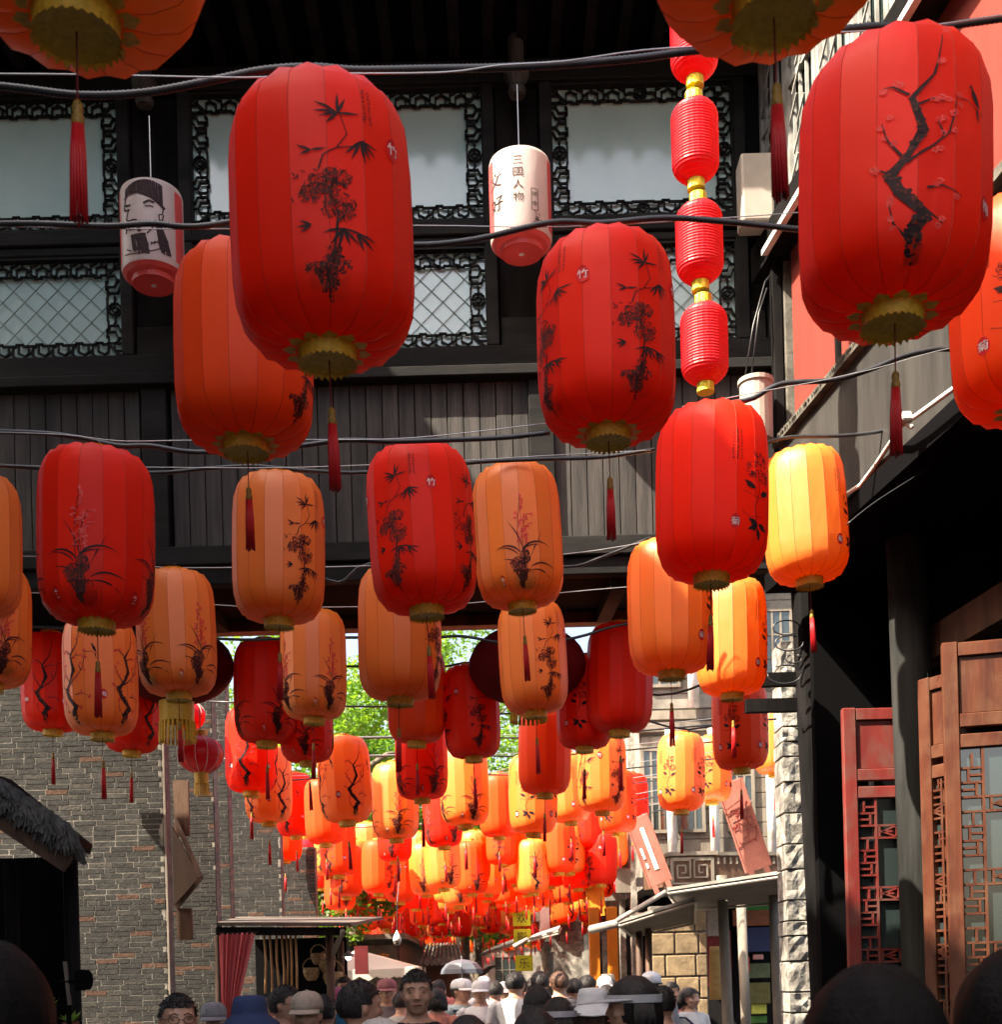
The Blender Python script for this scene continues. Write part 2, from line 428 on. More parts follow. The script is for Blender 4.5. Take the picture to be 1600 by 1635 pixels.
# carved hanging bosses under the eave
for x in (-2.5, 0.30):
    mb = MB(); mb.lathe([(0.001, 8.30), (0.06, 8.31), (0.07, 8.35), (0.05, 8.38), (0.075, 8.42), (0.10, 8.47), (0.085, 8.52), (0.06, 8.53), (0.06, 8.75)], 12, (x, GY - 0.19, 0))
    gpart(mb, 'carved_boss', M['plank'])
# roof: deep eave over the facade, rafters under it, ceiling of the passage, back beam
gpart(MB().box(XL - 0.2, XR + 0.2, 8.50, 10.06, 8.80, 8.95), 'roof', M['black'])
for i in range(28):
    x = XL + 0.1 + i * 0.255
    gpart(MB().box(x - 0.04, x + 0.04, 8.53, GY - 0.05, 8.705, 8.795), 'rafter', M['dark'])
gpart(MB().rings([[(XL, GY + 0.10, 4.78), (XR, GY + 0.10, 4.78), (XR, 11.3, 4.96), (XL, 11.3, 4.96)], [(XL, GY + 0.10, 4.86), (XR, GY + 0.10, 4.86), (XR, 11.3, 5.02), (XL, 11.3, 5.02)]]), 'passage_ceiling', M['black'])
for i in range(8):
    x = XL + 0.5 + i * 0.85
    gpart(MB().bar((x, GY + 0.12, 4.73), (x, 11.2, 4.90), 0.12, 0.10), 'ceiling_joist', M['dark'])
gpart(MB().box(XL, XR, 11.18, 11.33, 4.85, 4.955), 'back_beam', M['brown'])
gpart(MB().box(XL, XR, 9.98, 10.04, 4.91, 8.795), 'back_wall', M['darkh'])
for y in (9.72, 10.42):
    gpart(MB().tube([(2.54 + (y - 9.72) * 0.3, y, 0), (2.44 + (y - 9.72) * 0.3, y, 4.75)], 0.11, 12), 'column', M['dark'])
    gpart(MB().tube([(-4.45, y, 0), (-4.45, y, 4.75)], 0.13, 12), 'column', M['dark'])
for (z, l) in ((3.95, 0.55), (3.75, 0.4)):
    gpart(MB().box(2.36 - l, 2.36, 9.70, 9.78, z - 0.05, z + 0.05), 'bracket', M['dark'])

# ------------------------------------------------------------------ brick walls
BRICK = MB().box(-0.1165, 0.1165, -0.005, 0.05, -0.027, 0.027).mesh('brick', [M['brick']])
def brick_wall(name, label, x0, x1, y, z0, z1, depth, single=0, zsplit=(0, 99), mats=('brick',), group=None, back=True, bl=0.215, bh=0.051):
    """a wall facing the camera, bricks with recessed joints; the bricks in zsplit are pieces of their own (at most `single`)"""
    w = tag(empty(name, ((x0 + x1) / 2, y, 0)), label, 'wall', group)
    ox = (x0 + x1) / 2
    MB().box(x0 - ox, x1 - ox, -0.002, depth, z0, z1).build('wall_core', M['mortar'], w)
    rest = MB(); k = 0; row = 0; z = z0 + bh / 2
    while z < z1 - 0.02:
        x = x0 - ox + (0 if row % 2 else -bl / 2); z += 0
        if row % 5 == 4: x -= bl * 0.27
        while x < x1 - ox:
            bl = rnd.choice((0.215, 0.215, 0.215, 0.21, 0.22, 0.215, 0.11))
            a = max(x + 0.006, x0 - ox); b = min(x + bl - 0.006, x1 - ox)
            if b - a > 0.03:
                j = rnd.uniform(-0.002, 0.002); zj = rnd.uniform(-0.002, 0.002)
                h = bh / 2 - rnd.uniform(0.0038, 0.0052)
                if k < single and zsplit[0] <= z <= zsplit[1]:
                    r = rnd.random(); mt = M['brickr'] if r < 0.06 else M['brickp'] if r < 0.25 else M['brick']
                    link('brick', BRICK, w, mt, ((a + b) / 2, j, z + zj), None, ((b - a) / 0.233, 1, h / 0.027)); k += 1
                else:
                    rest.cm = 1 if rnd.random() < 0.06 else 2 if rnd.random() < 0.15 else 0
                    rest.box(a, b, -0.006 + j * 0.7, 0.03, z + zj - h, z + zj + h)
            x += bl
        z += bh; row += 1
    if rest.f:
        tag(rest.build('brickwork', [M['brick'], M['brickr'], M['brickp']], w), kind='stuff')
    return w
brick_wall('brick_wall', 'broad weathered grey brick wall with scattered orange bricks behind the thatched shelter', -5.6, -3.2, 12.0, 0, 6.4, 0.3, 300, (2.6, 5.3))
# timber edging on its corner
edge = MB().box(-3.195, -3.172, 12.0, 12.05, 1.0, 6.4)
tag(edge.build('edge_strip', M['beigew']), 'thin pinkish wooden strip running up the corner of the broad brick wall', 'strip')
brick_wall('brick_wall', 'narrow shaded grey brick wall between the broad brick wall and the pink curtain', -4.2, -3.16, 14.0, 0, 6.0, 0.24)
brick_wall('brick_pier', 'pale brick pier rising above the stall awning with narrow courses', -3.62, -3.30, 15.4, 0, 5.6, 0.24)
brick_wall('brick_wall', 'distant grey brick wall behind the curtain stall with rising gable', -3.95, -2.95, 17.0, 0, 4.5, 0.24)
brick_wall('brick_pier', 'far pinkish brick pier above the stall awning beside the trees', -3.25, -2.72, 18.6, 0, 3.75, 0.24)

# wooden sign box projecting from the narrow wall
sb = tag(empty('shutter_sign', P(300, 1400, 13.4)), 'brown wooden sloping sign board projecting beside the narrow brick wall', 'sign board')
m_ = MB(); m_.bar((-0.14, 0.1, 0.62), (0.16, -0.1, -0.02), 0.05, 0.03, up=(0, 1, 0)); m_.build('edge_board', M['brown'], sb)
m_ = MB(); m_.bar((0.16, -0.1, -0.02), (-0.16, 0.1, -0.32), 0.05, 0.03, up=(0, 1, 0)); m_.build('edge_board', M['brown'], sb)
m_ = MB(); m_.rings([[(-0.16, 0.0, 0.55), (0.14, -0.1, -0.02), (-0.16, 0.0, -0.3)], [(-0.16, 0.04, 0.55), (0.14, -0.06, -0.02), (-0.16, 0.04, -0.3)]]); m_.build('panel', M['brown'], sb)
m_ = MB(); m_.cbox((-0.08, 0.12, -0.5), (0.16, 0.05, 0.34)); m_.build('lower_board', M['brown'], sb)
m_ = MB(); m_.cbox((-0.08, 0.12, 0.75), (0.16, 0.05, 0.6)); m_.build('upper_board', M['brown'], sb)

# ------------------------------------------------------------------ thatched shelter and its dark booth at the lower left
th = tag(empty('thatched_shelter', (-3.2, 7.2, 0)), 'thatched shelter roof with a dark wooden booth below it at the brick wall', 'shelter')
A = P(-60, 1238, 7.0) - Vector((-3.2, 7.2, 0)); B = P(112, 1352, 7.0) - Vector((-3.2, 7.2, 0))
m_ = MB(); m_.rings([[A + Vector((0, 0, 0)), B, B + Vector((-0.12, 0.7, 0.03)), A + Vector((0, 0.7, 0.03))], [A + Vector((0, 0, 0.07)), B + Vector((0.02, 0, 0.07)), B + Vector((-0.1, 0.7, 0.09)), A + Vector((0, 0.7, 0.09))]])
m_.build('roof_boards', M['dark'], th)
m_ = MB(); m_.bar(A + Vector((0, -0.01, -0.08)), B + Vector((0, -0.01, -0.08)), 0.05, 0.14); m_.build('eave_beam', M['brown'], th)
tm = MB()
for k in range(3600):
    t = rnd.random(); lay = rnd.choice((0, 0, 1, 2, 3))
    p = A.lerp(B, t) + Vector((0, -0.03 + lay * 0.05 + rnd.uniform(-0.02, 0.02), 0.10 - 0.015 * lay + rnd.uniform(-0.02, 0.03)))
    d = Vector((rnd.uniform(-0.05, 0.07), -rnd.uniform(0.0, 0.05), -rnd.uniform(0.07, 0.17)))
    s = Vector((rnd.uniform(0.006, 0.016), 0, rnd.uniform(-0.004, 0.004)))
    tm.face(p - s, p + s, p + d + s * 0.4, p + d - s * 0.4)
tag(tm.build('thatch_fringe', M['thatch'], th), kind='stuff')
for k in range(2):
    m_ = MB(); x = B.x - 0.09 - k * 0.5
    m_.tube([(x, 0.05 + k * 0.4, 0), (x, 0.05 + k * 0.4, B.z)], 0.045, 8); m_.build('post', M['dark'], th, smooth=True)
m_ = MB().box(B.x - 1.4, B.x - 0.52, 1.2, 1.35, 0, B.z + 0.1); m_.build('back_wall', M['black'], th)  # black panel stands in for the deep shade under the thatch
m_ = MB().box(B.x - 1.4, B.x - 0.14, 0.1, 0.5, 0, 1.42); m_.build('counter', M['dark'], th)

# ------------------------------------------------------------------ tall building on the left of the street (beside the camera)
lb = tag(empty('tall_street_building', (-4.6, 0, 0)), 'tall grey building along the left of the street that shades the lanterns', 'building')
MB().box(-2.0, 0.0, -14, 8.3, 0, 10.5).build('wall', M['dark'], lb)
MB().box(-2.2, 0.6, -14.3, 8.5, 10.5, 10.72).build('roof', M['dark'], lb)
MB().box(-2.0, 0.0, -14, 1.6, 10.73, 11.4).build('shade_block', M['dark'], lb)  # unseen upper block, added to keep the near plum lantern in shade
MB().box(-2.2, 0.6, -14.3, 1.8, 11.4, 11.6).build('shade_block_roof', M['dark'], lb)
for i in range(7):
    for z in (3.6, 6.8):
        w = empty('window', (0.0, -12.6 + i * 3.0, z), parent=lb)
        MB().box(0.01, 0.05, -0.7, 0.7, 0, 1.7).build('frame', M['dark'], w)
        for s in (-0.34, 0.34): MB().box(0.052, 0.06, s - 0.3, s + 0.3, 0.08, 1.62).build('pane', M['pane_dark'], w)

# ------------------------------------------------------------------ right building beside the camera, its line runs slightly away from the street
rb = tag(empty('right_house', (2.15, 9.1, 0)), 'red walled timber house on the right with grey fascia and white lattice storey', 'house')
def XRt(y): return 2.15 + 0.14 * (9.1 - y)
ORG = Vector((2.15, 9.1, 0))
def rpart(mb, name, mt, parent=None, bev=0.0, smooth=False):
    mb.v = [(x - ORG.x, y - ORG.y, z) for x, y, z in mb.v]
    o = mb.build(name, mt, parent or rb, smooth)
    if bev: bevel(o, bev)
    return o
def wallbox(y0, y1, z0, z1, off0, off1):
    """box that follows the slanted wall line, off = metres behind the line"""
    mb = MB()
    mb.rings([[(XRt(y0) + off0, y0, z0), (XRt(y1) + off0, y1, z0), (XRt(y1) + off1, y1, z0), (XRt(y0) + off1, y0, z0)],
              [(XRt(y0) + off0, y0, z1), (XRt(y1) + off0, y1, z1), (XRt(y1) + off1, y1, z1), (XRt(y0) + off1, y0, z1)]])
    return mb
rpart(wallbox(9.15, -3, 4.69, 5.50, 0.0, 0.10), 'fascia', M['fascia'])
rpart(wallbox(9.16, -3, 5.505, 5.56, -0.05, 0.4), 'fascia_coping', M['concrete'])
rpart(wallbox(9.1, -3, 5.565, 6.90, 0.10, 0.4), 'red_wall', M['redwall'])
for y in (8.3, 7.2, 6.1, 5.0, 3.9, 2.8):
    rpart(wallbox(y + 0.025, y - 0.025, 5.565, 6.90, 0.075, 0.10), 'batten', M['dark'])
rpart(wallbox(9.14, -3, 6.905, 6.945, -0.10, -0.055), 'eave_edge', M['white'])
rpart(wallbox(9.5, -3, 6.9, 7.15, -0.05, 0.4), 'eave_beam', M['dark'])
rpart(wallbox(9.59, -3, 7.155, 9.4, 0.16, 0.4), 'upper_wall', M['concrete'])
rpart(wallbox(9.3, -3, 9.405, 9.6, -0.4, 0.8), 'roof', M['dark'])
rpart(wallbox(9.5, -3, 4.55, 4.685, -0.01, 1.9), 'soffit', M['black'])  # black soffit and the walls below stand in for deep shade
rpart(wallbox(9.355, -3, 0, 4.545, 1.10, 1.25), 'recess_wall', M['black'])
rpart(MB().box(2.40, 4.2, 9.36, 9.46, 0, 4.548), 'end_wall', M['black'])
# white lattice shutters of the upper storey: several tall leaves
y = 9.55
while y > 5.2:
    sh = empty('lattice_shutter', parent=rb)
    fr = MB()
    y1 = y - 0.52
    for (a, b, z0, z1) in ((y, y - 0.04, 7.2, 9.35), (y1 + 0.04, y1, 7.2, 9.35), (y - 0.041, y1 + 0.041, 7.2, 7.26), (y - 0.041, y1 + 0.041, 9.29, 9.35), (y - 0.041, y1 + 0.041, 8.0, 8.04)):
        w_ = wallbox(a, b, z0, z1, 0.06, 0.10); fr.v, base = fr.v + w_.v, len(fr.v)
        fr.f += [tuple(base + k for k in q) for q in w_.f]; fr.m += w_.m
    rpart(fr, 'frame', M['offwhite'], sh)
    la = MB()
    for i in range(4):
        yy = y - 0.09 - i * 0.115
        w_ = wallbox(yy, yy - 0.014, 7.262, 9.288, 0.072, 0.094); base = len(la.v); la.v += w_.v; la.f += [tuple(base + k for k in q) for q in w_.f]; la.m += w_.m
    for i in range(14):
        zz = 7.32 + i * 0.14; o_ = (i % 3) * 0.1
        la.bar((XRt(y) + 0.07, y - 0.05 - o_, zz), (XRt(y) + 0.07 + 0.02, y - 0.19 - o_, zz + 0.12), 0.012, 0.014)
    rpart(la, 'lattice', M['offwhite'], sh)
    rpart(wallbox(y - 0.042, y1 + 0.042, 7.262, 9.288, 0.108, 0.118), 'pane', M['pane_dark'], sh)
    y -= 0.54
# mottled post and dark post at the far corner, under the eave
rpart(MB().box(2.215, 2.325, 9.20, 9.30, 4.7, 6.95), 'corner_post', M['concrete'], bev=0.01)
rpart(MB().box(2.13, 2.21, 9.21, 9.29, 4.7, 6.9), 'corner_post', M['dark'], bev=0.01)
# ragged torn edge along the fascia coping
tm = MB()
for k in range(160):
    yy = rnd.uniform(6.8, 9.1); x = XRt(yy) - 0.055
    tm.face((x, yy, 5.56), (x - 0.005, yy - rnd.uniform(0.01, 0.04), 5.555), (x - 0.004, yy - 0.02, 5.535 - rnd.uniform(0, 0.02)))
rpart(tm, 'frayed_edge', M['awning'])
# white conduit following the underside of the fascia and a junction box
cd = [P(1352, 793, 8.0), P(1382, 775, 7.8), P(1405, 745, 7.6), P(1432, 705, 7.3), P(1447, 680, 7.05), P(1475, 662, 6.85), P(1522, 628, 6.55), P(1620, 560, 6.0)]
o = MB(); o.tube([p + Vector((-0.03, 0, 0)) for p in cd], 0.014, 8)
tag(o.build('conduit', M['white'], smooth=True), 'white plastic conduit bending along the lower edge of the grey fascia', 'conduit')
o = MB(); c = P(1460, 668, 6.93); o.cbox((0, 0, 0), (0.06, 0.09, 0.05)); o.bar((0.02, 0.02, -0.02), (0.03, -0.03, -0.06), 0.03, 0.03)
ob = o.build('junction_box', M['white'], loc=c + Vector((-0.05, 0, 0))); bevel(ob, 0.01)
tag(ob, 'small white junction box where the conduit bends on the grey fascia', 'junction box')

# pillar in front of the shopfront
pl = P(1466, 1300, 8.4)
pm = MB(); pm.tube([(pl.x + 0.03, 8.4, 0), (pl.x + 0.03, 8.4, 0.2), (pl.x, 8.4, 2.3), (pl.x - 0.03, 8.4, 4.55)], [0.18, 0.145, 0.138, 0.13], 12)
o = pm.build('timber_pillar', mat('grey_pillar', (0.012, 0.0125, 0.012), (0.03, 0.03, 0.029), scale=5, rough=0.75, bump=0.25, spec=0.08, stretch=(2, 2, 0.2)), smooth=True)
tag(o, 'thick charcoal grey timber pillar between the red door and the brown lattice doors', 'pillar')

def lattice_door(name, label, loc, rz, w, h, mt, seed, group=None):
    """tall shopfront leaf: stiles, rails, top panel, fretwork round a tall pane"""
    r = random.Random(seed)
    d = tag(empty(name, loc, rz), label, 'door', group)
    for x in (0.04, w - 0.04): bevel(MB().box(x - 0.045, x + 0.045, -0.03, 0.03, 0, h).build('stile', mt, d), 0.006)
    zs = [h - 0.045, h - 0.46, h - 0.58, 1.02, 0.88, 0.05]
    for z in zs: bevel(MB().box(0.087, w - 0.087, -0.026, 0.026, z - 0.04, z + 0.04).build('rail', mt, d), 0.005)
    bevel(MB().box(0.09, w - 0.09, -0.008, 0.008, h - 0.418, h - 0.087).build('top_panel', mt, d), 0.004)
    bevel(MB().box(0.088, w - 0.088, -0.012, 0.010, 0.092, 0.838).build('lower_panel', mt, d), 0.004)
    MB().box(0.088, w - 0.088, 0.012, 0.018, 1.062, h - 0.622).build('pane', M['pane_dark'], d)
    la = MB(); z0, z1 = 1.062, h - 0.622; bx = 0.12
    xs = [0.088 + bx, w - 0.088 - bx]
    for x in xs: la.bar((x, -0.006, z0), (x, -0.006, z1), 0.016, 0.02, up=(0, 1, 0))
    z = z0 + 0.05; k = 0
    T_ = 0.013
    def hb(xa, xb, zz): la.bar((xa, -0.006, zz), (xb, -0.006, zz), T_, 0.018, up=(0, 1, 0))
    def vb(xx, za, zb): la.bar((xx, -0.006, za), (xx, -0.006, min(zb, z1)), T_, 0.018, up=(0, 1, 0))
    while z < z1 - 0.05:
        for s_, x in ((-1, xs[0]), (1, xs[1])):
            e = 0.088 if s_ < 0 else w - 0.088
            hb(x, e, z); m = (x + e) / 2
            if k % 4 == 0: vb(m, z, z + 0.085)
            elif k % 4 == 2: vb(m - s_ * 0.022, z, z + 0.085); hb(m - s_ * 0.022, e, z + 0.043)
            elif k % 4 == 3: vb(m + s_ * 0.02, z, z + 0.085); hb(m + s_ * 0.02, x, z + 0.043)
        if k % 5 in (2, 3):
            hb(xs[0], xs[1], z)
            cx = w / 2
            if k % 5 == 2:
                vb(cx, z, z + 0.085)
                for sg in (-1, 1):
                    hb(cx + sg * 0.03, cx + sg * 0.12, z + 0.043); vb(cx + sg * 0.12, z, z + 0.085)
                    la.bar((cx + sg * 0.10, -0.006, z + 0.043), (cx, -0.006, z + 0.083), 0.012, 0.018, up=(0, 1, 0)); la.bar((cx + sg * 0.10, -0.006, z + 0.043), (cx, -0.006, z + 0.003), 0.012, 0.018, up=(0, 1, 0))
        z += 0.085; k += 1
    la.build('fretwork', mt, d)
    for x in (w / 2 - 0.02,): MB().tube([(x, -0.03, 0.95), (x, -0.05, 0.95)], 0.02, 8).build('pull_ring', M['knot'], d)
    return d
def atground(px, d): p = P(px, 1570, d); return (p.x, p.y, 0.02)
lattice_door('door_leaf', 'faded red door leaf standing open beside the charcoal pillar', atground(1357, 8.6), 0.0, 0.70, 3.45, M['doorred'], 1)
lattice_door('door_leaf', 'brown lattice door leaf seen edge-on just right of the charcoal pillar', atground(1484, 7.7), radians(-62), 0.36, 3.42, M['dooror'], 2)
lattice_door('door_leaf', 'orange brown lattice door leaf at the far right edge of the photo', atground(1519, 7.35), radians(-14), 0.74, 3.55, M['dooror'], 3)
# shop beam over the doors
sbm = MB(); sbm.bar((2.95, 8.9, 3.85), (3.35, 5.2, 3.85), 0.12, 0.22)
tag(sbm.build('lintel_beam', M['brown']), 'dark brown lintel beam above the shop doors on the right', 'beam')
ib = MB()
for k in range(26): ib.cbox((2.63, 9.05, 1.2 + k * 0.09), (0.18, 0.02, 0.008))
ib.box(2.52, 2.54, 9.0, 9.06, 0, 3.5); ib.box(2.70, 2.72, 9.0, 9.06, 0, 3.5)
tag(ib.build('louvred_shutter', M['dark']), 'black louvred shutter in the gap left of the faded red door', 'shutter')

# pale cabinet and tank at the end of the gate facade
o = MB().cbox((0, 0, 0), (0.24, 0.2, 0.5)).build('air_conditioner', M['pale'], loc=P(1206, 311, 9.2)); bevel(o, 0.02, 2)
tag(o, 'pale beige cabinet fixed high at the end of the window facade', 'cabinet')
o = MB(); o.lathe([(0.001, -0.24), (0.115, -0.24), (0.118, 0.16), (0.13, 0.17), (0.13, 0.20), (0.001, 0.205)], 20)
ob = o.build('water_tank', M['pale'], smooth=False, loc=P(1208, 652, 9.1))
tag(ob, 'cream cylindrical tank with rim behind the red lantern top', 'tank')
o = MB(); o.tube([P(1190, 600, 9.15), P(1203, 520, 9.15), P(1222, 450, 9.2), P(1230, 440, 9.25)], 0.006, 6); o.tube([P(1200, 600, 9.15), P(1212, 500, 9.15), P(1225, 460, 9.2)], 0.006, 6)
tag(o.build('hoses', M['cable'], smooth=True), 'thin dark hoses rising from the cream tank', 'hose')

# ------------------------------------------------------------------ stone pier beyond the gate on the right
sp = tag(empty('stone_pier', P(1283, 1570, 13.5)), 'sunlit pier of rough pale stone blocks beside the dark post', 'pier')
sp.location.z = 0
z = 0.0; k = 0
while z < 5.2:
    h = rnd.choice((0.16, 0.22, 0.27, 0.33)); w = rnd.uniform(0.19, 0.198)
    b = MB(); cx = rnd.uniform(-0.005, 0.005)
    n = 7
    b.rings([[(cx + (i - (n - 1) / 2) / (n - 1) * 2 * w, -0.16 + rnd.uniform(-0.02, 0.02), zz + rnd.uniform(-0.012, 0.012) * (z + 0.02 < zz < z + h - 0.02)) for i in range(n)] + [(cx + w, 0.25, zz), (cx - w, 0.25, zz)] for zz in (z + 0.008, z + h * 0.33, z + h * 0.66, z + h - 0.008)])
    bevel(b.build('stone_block', M['stone'], sp), 0.006); z += h; k += 1
MB().box(-0.16, 0.16, -0.12, 0.22, 0, 5.2).build('mortar_core', M['mortar'], sp)
# ------------------------------------------------------------------ glyphs (built-in font) as flat meshes
_gl = {}
def glyph(ch):
    """(points, triangles) of a character, fitted to -0.5..0.5"""
    if ch in _gl: return _gl[ch]
    cu = bpy.data.curves.new('glyph', 'FONT'); cu.body = ch; cu.size = 1.0; cu.resolution_u = 2
    ob = bpy.data.objects.new('glyph', cu); COL.objects.link(ob)
    dg = bpy.context.evaluated_depsgraph_get(); dg.update()
    me = bpy.data.meshes.new_from_object(ob.evaluated_get(dg))
    pts = [(v.co.x, v.co.y) for v in me.vertices]; fs = [tuple(p.vertices) for p in me.polygons]
    COL.objects.unlink(ob); bpy.data.objects.remove(ob); bpy.data.curves.remove(cu); bpy.data.meshes.remove(me)
    if pts:
        x0, x1 = min(p[0] for p in pts), max(p[0] for p in pts); y0, y1 = min(p[1] for p in pts), max(p[1] for p in pts)
        s = max(x1 - x0, y1 - y0, 1e-6)
        pts = [((p[0] - (x0 + x1) / 2) / s, (p[1] - (y0 + y1) / 2) / s) for p in pts]
    _gl[ch] = (pts, fs)
    return _gl[ch]
def put_glyph(mb, ch, fn, cu, cv, size):
    """add a character to mb; fn maps (u, v) to a 3D point"""
    pts, fs = glyph(ch); b = len(mb.v)
    mb.v += [tuple(fn(cu + x * size, cv + y * size)) for x, y in pts]
    for f in fs: mb.f.append(tuple(b + k for k in f)); mb.m.append(mb.cm)

# ------------------------------------------------------------------ house beyond the gate on the right, its corner on the street
rh = tag(empty('corner_shophouse', (2.3, 19.5, 0)), 'weathered beige corner shophouse with balcony beyond the gate on the right', 'house')
MB().box(0.0, 4.0, 0.35, 13, 3.1, 7.9).build('wall', M['beige'], rh)
MB().box(0.25, 4.0, 2.2, 13, 0, 3.1).build('shop_wall', M['dark'], rh)
MB().box(-0.25, 4.2, 0.05, 13.2, 7.9, 8.15).build('roof', M['concrete'], rh)
for z, d_ in ((5.55, 0.12), (5.75, 0.06), (3.12, 0.10)):
    MB().box(-0.12, 4.0, 0.35 - d_, 0.345, z, z + 0.14).build('cornice', M['beigew'], rh)
def bands(x0, x1, y, z0, z1):
    z = z0
    while z < z1: yield z; z += 0.3
for k in range(8):          # weathered cladding boards of the second storey
    bevel(MB().box(0.02 + (k % 2) * 0.01, 2.6, 0.318, 0.348, 3.62 + k * 0.235, 3.62 + k * 0.235 + 0.225).build('cladding_board', M['beigew'], rh), 0.006)
for k in range(8):
    bevel(MB().box(0.02 + (k % 2) * 0.01, 2.6, 0.325, 0.349, 5.92 + k * 0.24, 5.92 + k * 0.24 + 0.232).build('cladding_board', M['beige'], rh), 0.006)
for x in (0.45, 1.12, 2.02):
    MB().tube([(x, 0.14, 3.35), (x, 0.14, 5.55)], 0.075, 12).build('white_column', M['white'], rh, smooth=True)
for x in (0.85, 1.75):
    MB().tube([(x, 0.16, 5.9), (x, 0.16, 7.9)], 0.09, 12).build('white_column', M['white'], rh, smooth=True)
def far_window(x, z, w, h, y=0.30, mt='beigew', bars=3, par=None):
    wd = empty('window', (x, y, z), parent=par or rh)
    MB().box(-w / 2, w / 2, -0.02, 0.01, 0, h).build('pane', M['pane_dark'], wd)
    fr = MB()
    for a, b, c, d in ((-w / 2 - 0.05, -w / 2, -0.05, h + 0.05), (w / 2, w / 2 + 0.05, -0.05, h + 0.05), (-w / 2, w / 2, -0.05, 0), (-w / 2, w / 2, h, h + 0.05)): fr.box(a, b, -0.05, 0.012, c, d)
    for i in range(1, bars): fr.box(-w / 2 + w * i / bars - 0.015, -w / 2 + w * i / bars + 0.015, -0.04, -0.021, 0, h)
    for i in range(1, 3): fr.box(-w / 2, w / 2, -0.038, -0.0215, h * i / 3 - 0.014, h * i / 3 + 0.014)
    fr.build('frame', M[mt], wd)
    return wd
for x in (0.22, 0.78, 1.57, 2.3): far_window(x, 4.0, 0.34, 1.25, par=rh)
for x in (0.4, 1.3, 2.2): far_window(x, 6.3, 0.42, 1.1, par=rh)
mb = MB(); put_glyph(mb, '忠', lambda u, v: (u, -0.0552, v), 0.78, 4.82, 0.26); mb.build('window_lettering', M['white'], rh, loc=(0, 0.30, 0))
# bay balcony with meander panel
bal = empty('balcony', (0.58, -0.95, 3.02), parent=rh)
MB().box(-0.34, 0.34, 0.0, 0.06, 0, 0.44).build('front_panel', M['brown'], bal)
for (x, y0, x1, y1) in ((-0.34, 0.03, -0.62, 0.7), (0.34, 0.03, 1.5, 0.32)):
    m_ = MB(); m_.bar((x, y0, 0.22), (x1, y1, 0.22), 0.05, 0.44); m_.build('side_panel', M['brown'], bal)
    m_ = MB(); m_.bar((x, y0 - 0.02, 0.46), (x1, y1 - 0.02, 0.46), 0.10, 0.05); m_.build('handrail', M['beigew'], bal)
    for i in range(12):
        t = (i + 0.5) / 12; m_ = MB(); m_.cbox((x + (x1 - x) * t, y0 + (y1 - y0) * t - 0.035, 0.36), (0.03, 0.03, 0.1)); m_.build('carved_bead', M['beigew'], bal)
MB().box(-0.38, 0.38, -0.05, 0.08, 0.445, 0.50).build('handrail', M['beigew'], bal)
MB().box(-0.4, 0.4, -0.03, 1.2, -0.08, -0.003).build('balcony_floor', M['beigew'], bal)
mm = MB()
for cx in (-0.16, 0.16):
    w = 0.016; y = -0.012
    sgn = 1 if cx < 0 else -1
    sp_ = [(-0.13, -0.16), (-0.13, 0.16), (0.13, 0.16), (0.13, -0.10), (-0.06, -0.10), (-0.06, 0.08), (0.06, 0.08), (0.06, -0.03), (0.0, -0.03)]
    sp_ = [(cx + sgn * a, 0.22 + b) for a, b in sp_]
    for a, b in zip(sp_, sp_[1:]): mm.bar((a[0], y, a[1]), (b[0], y, b[1]), 0.024, 0.034, up=(0, 1, 0))
mm.bar((-0.31, y, 0.035), (0.31, y, 0.035), 0.024, 0.03, up=(0, 1, 0)); mm.bar((-0.31, y, 0.405), (0.31, y, 0.405), 0.024, 0.03, up=(0, 1, 0))
mm.bar((-0.31, y, 0.035), (-0.31, y, 0.405), 0.024, 0.03, up=(0, 1, 0)); mm.bar((0.31, y, 0.035), (0.31, y, 0.405), 0.024, 0.03, up=(0, 1, 0))
mm.build('meander_relief', M['beigew'], bal)
# side of the house along the street: receding wall with windows, pilasters and stepped corbels
for k in range(6):
    yy = 1.4 + k * 2.0
    MB().box(-0.10, -0.003, yy - 0.15, yy + 0.15, 0, 7.9).build('pilaster', M['stone'], rh)
    MB().box(-0.35, -0.003, yy - 0.12, yy + 0.12, 3.1, 3.5).build('corbel', M['beigew'], rh)
    w = far_window(0, 4.1, 0.8, 1.3, par=rh); w.location = (-0.02, yy + 1.0, 4.1); w.rotation_euler = (0, 0, -pi / 2)
    MB().box(-0.5, -0.003, yy + 0.3, yy + 1.75, 3.55, 3.95).build('street_balcony', M['beigew'], rh)
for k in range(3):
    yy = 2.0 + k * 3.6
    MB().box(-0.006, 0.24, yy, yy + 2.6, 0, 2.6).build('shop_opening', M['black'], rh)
# timber posts and dim interior of the corner shop
for px, d in ((1161, 16.6), (1243, 16.2), (1190, 18.4)):
    p = P(px, 1570, d)
    m_ = MB(); m_.tube([(p.x + 0.02, p.y, 0), (p.x, p.y, 1.2), (p.x - 0.03, p.y, 3.0)], [0.085, 0.075, 0.07], 9)
    tag(m_.build('shop_post', M['beigew'], smooth=True), {1161: 'grey timber post holding the shop awning, left of the two', 1243: 'grey timber post holding the shop awning next to the stone pier', 1190: 'thin pale post inside the corner shop between the awning posts'}[px], 'post')
sw = tag(empty('stone_block_wall', (2.28, 18.9, 0)), 'wall of large tan stone blocks under the shop awning', 'wall')
MB().box(0, 0.85, 0.01, 0.3, 0, 2.75).build('wall_core', M['mortar'], sw)
tan = mat('tan_stone', (0.10, 0.07, 0.04), (0.20, 0.145, 0.085), scale=5, rough=0.9, bump=0.4, vary=0.2)
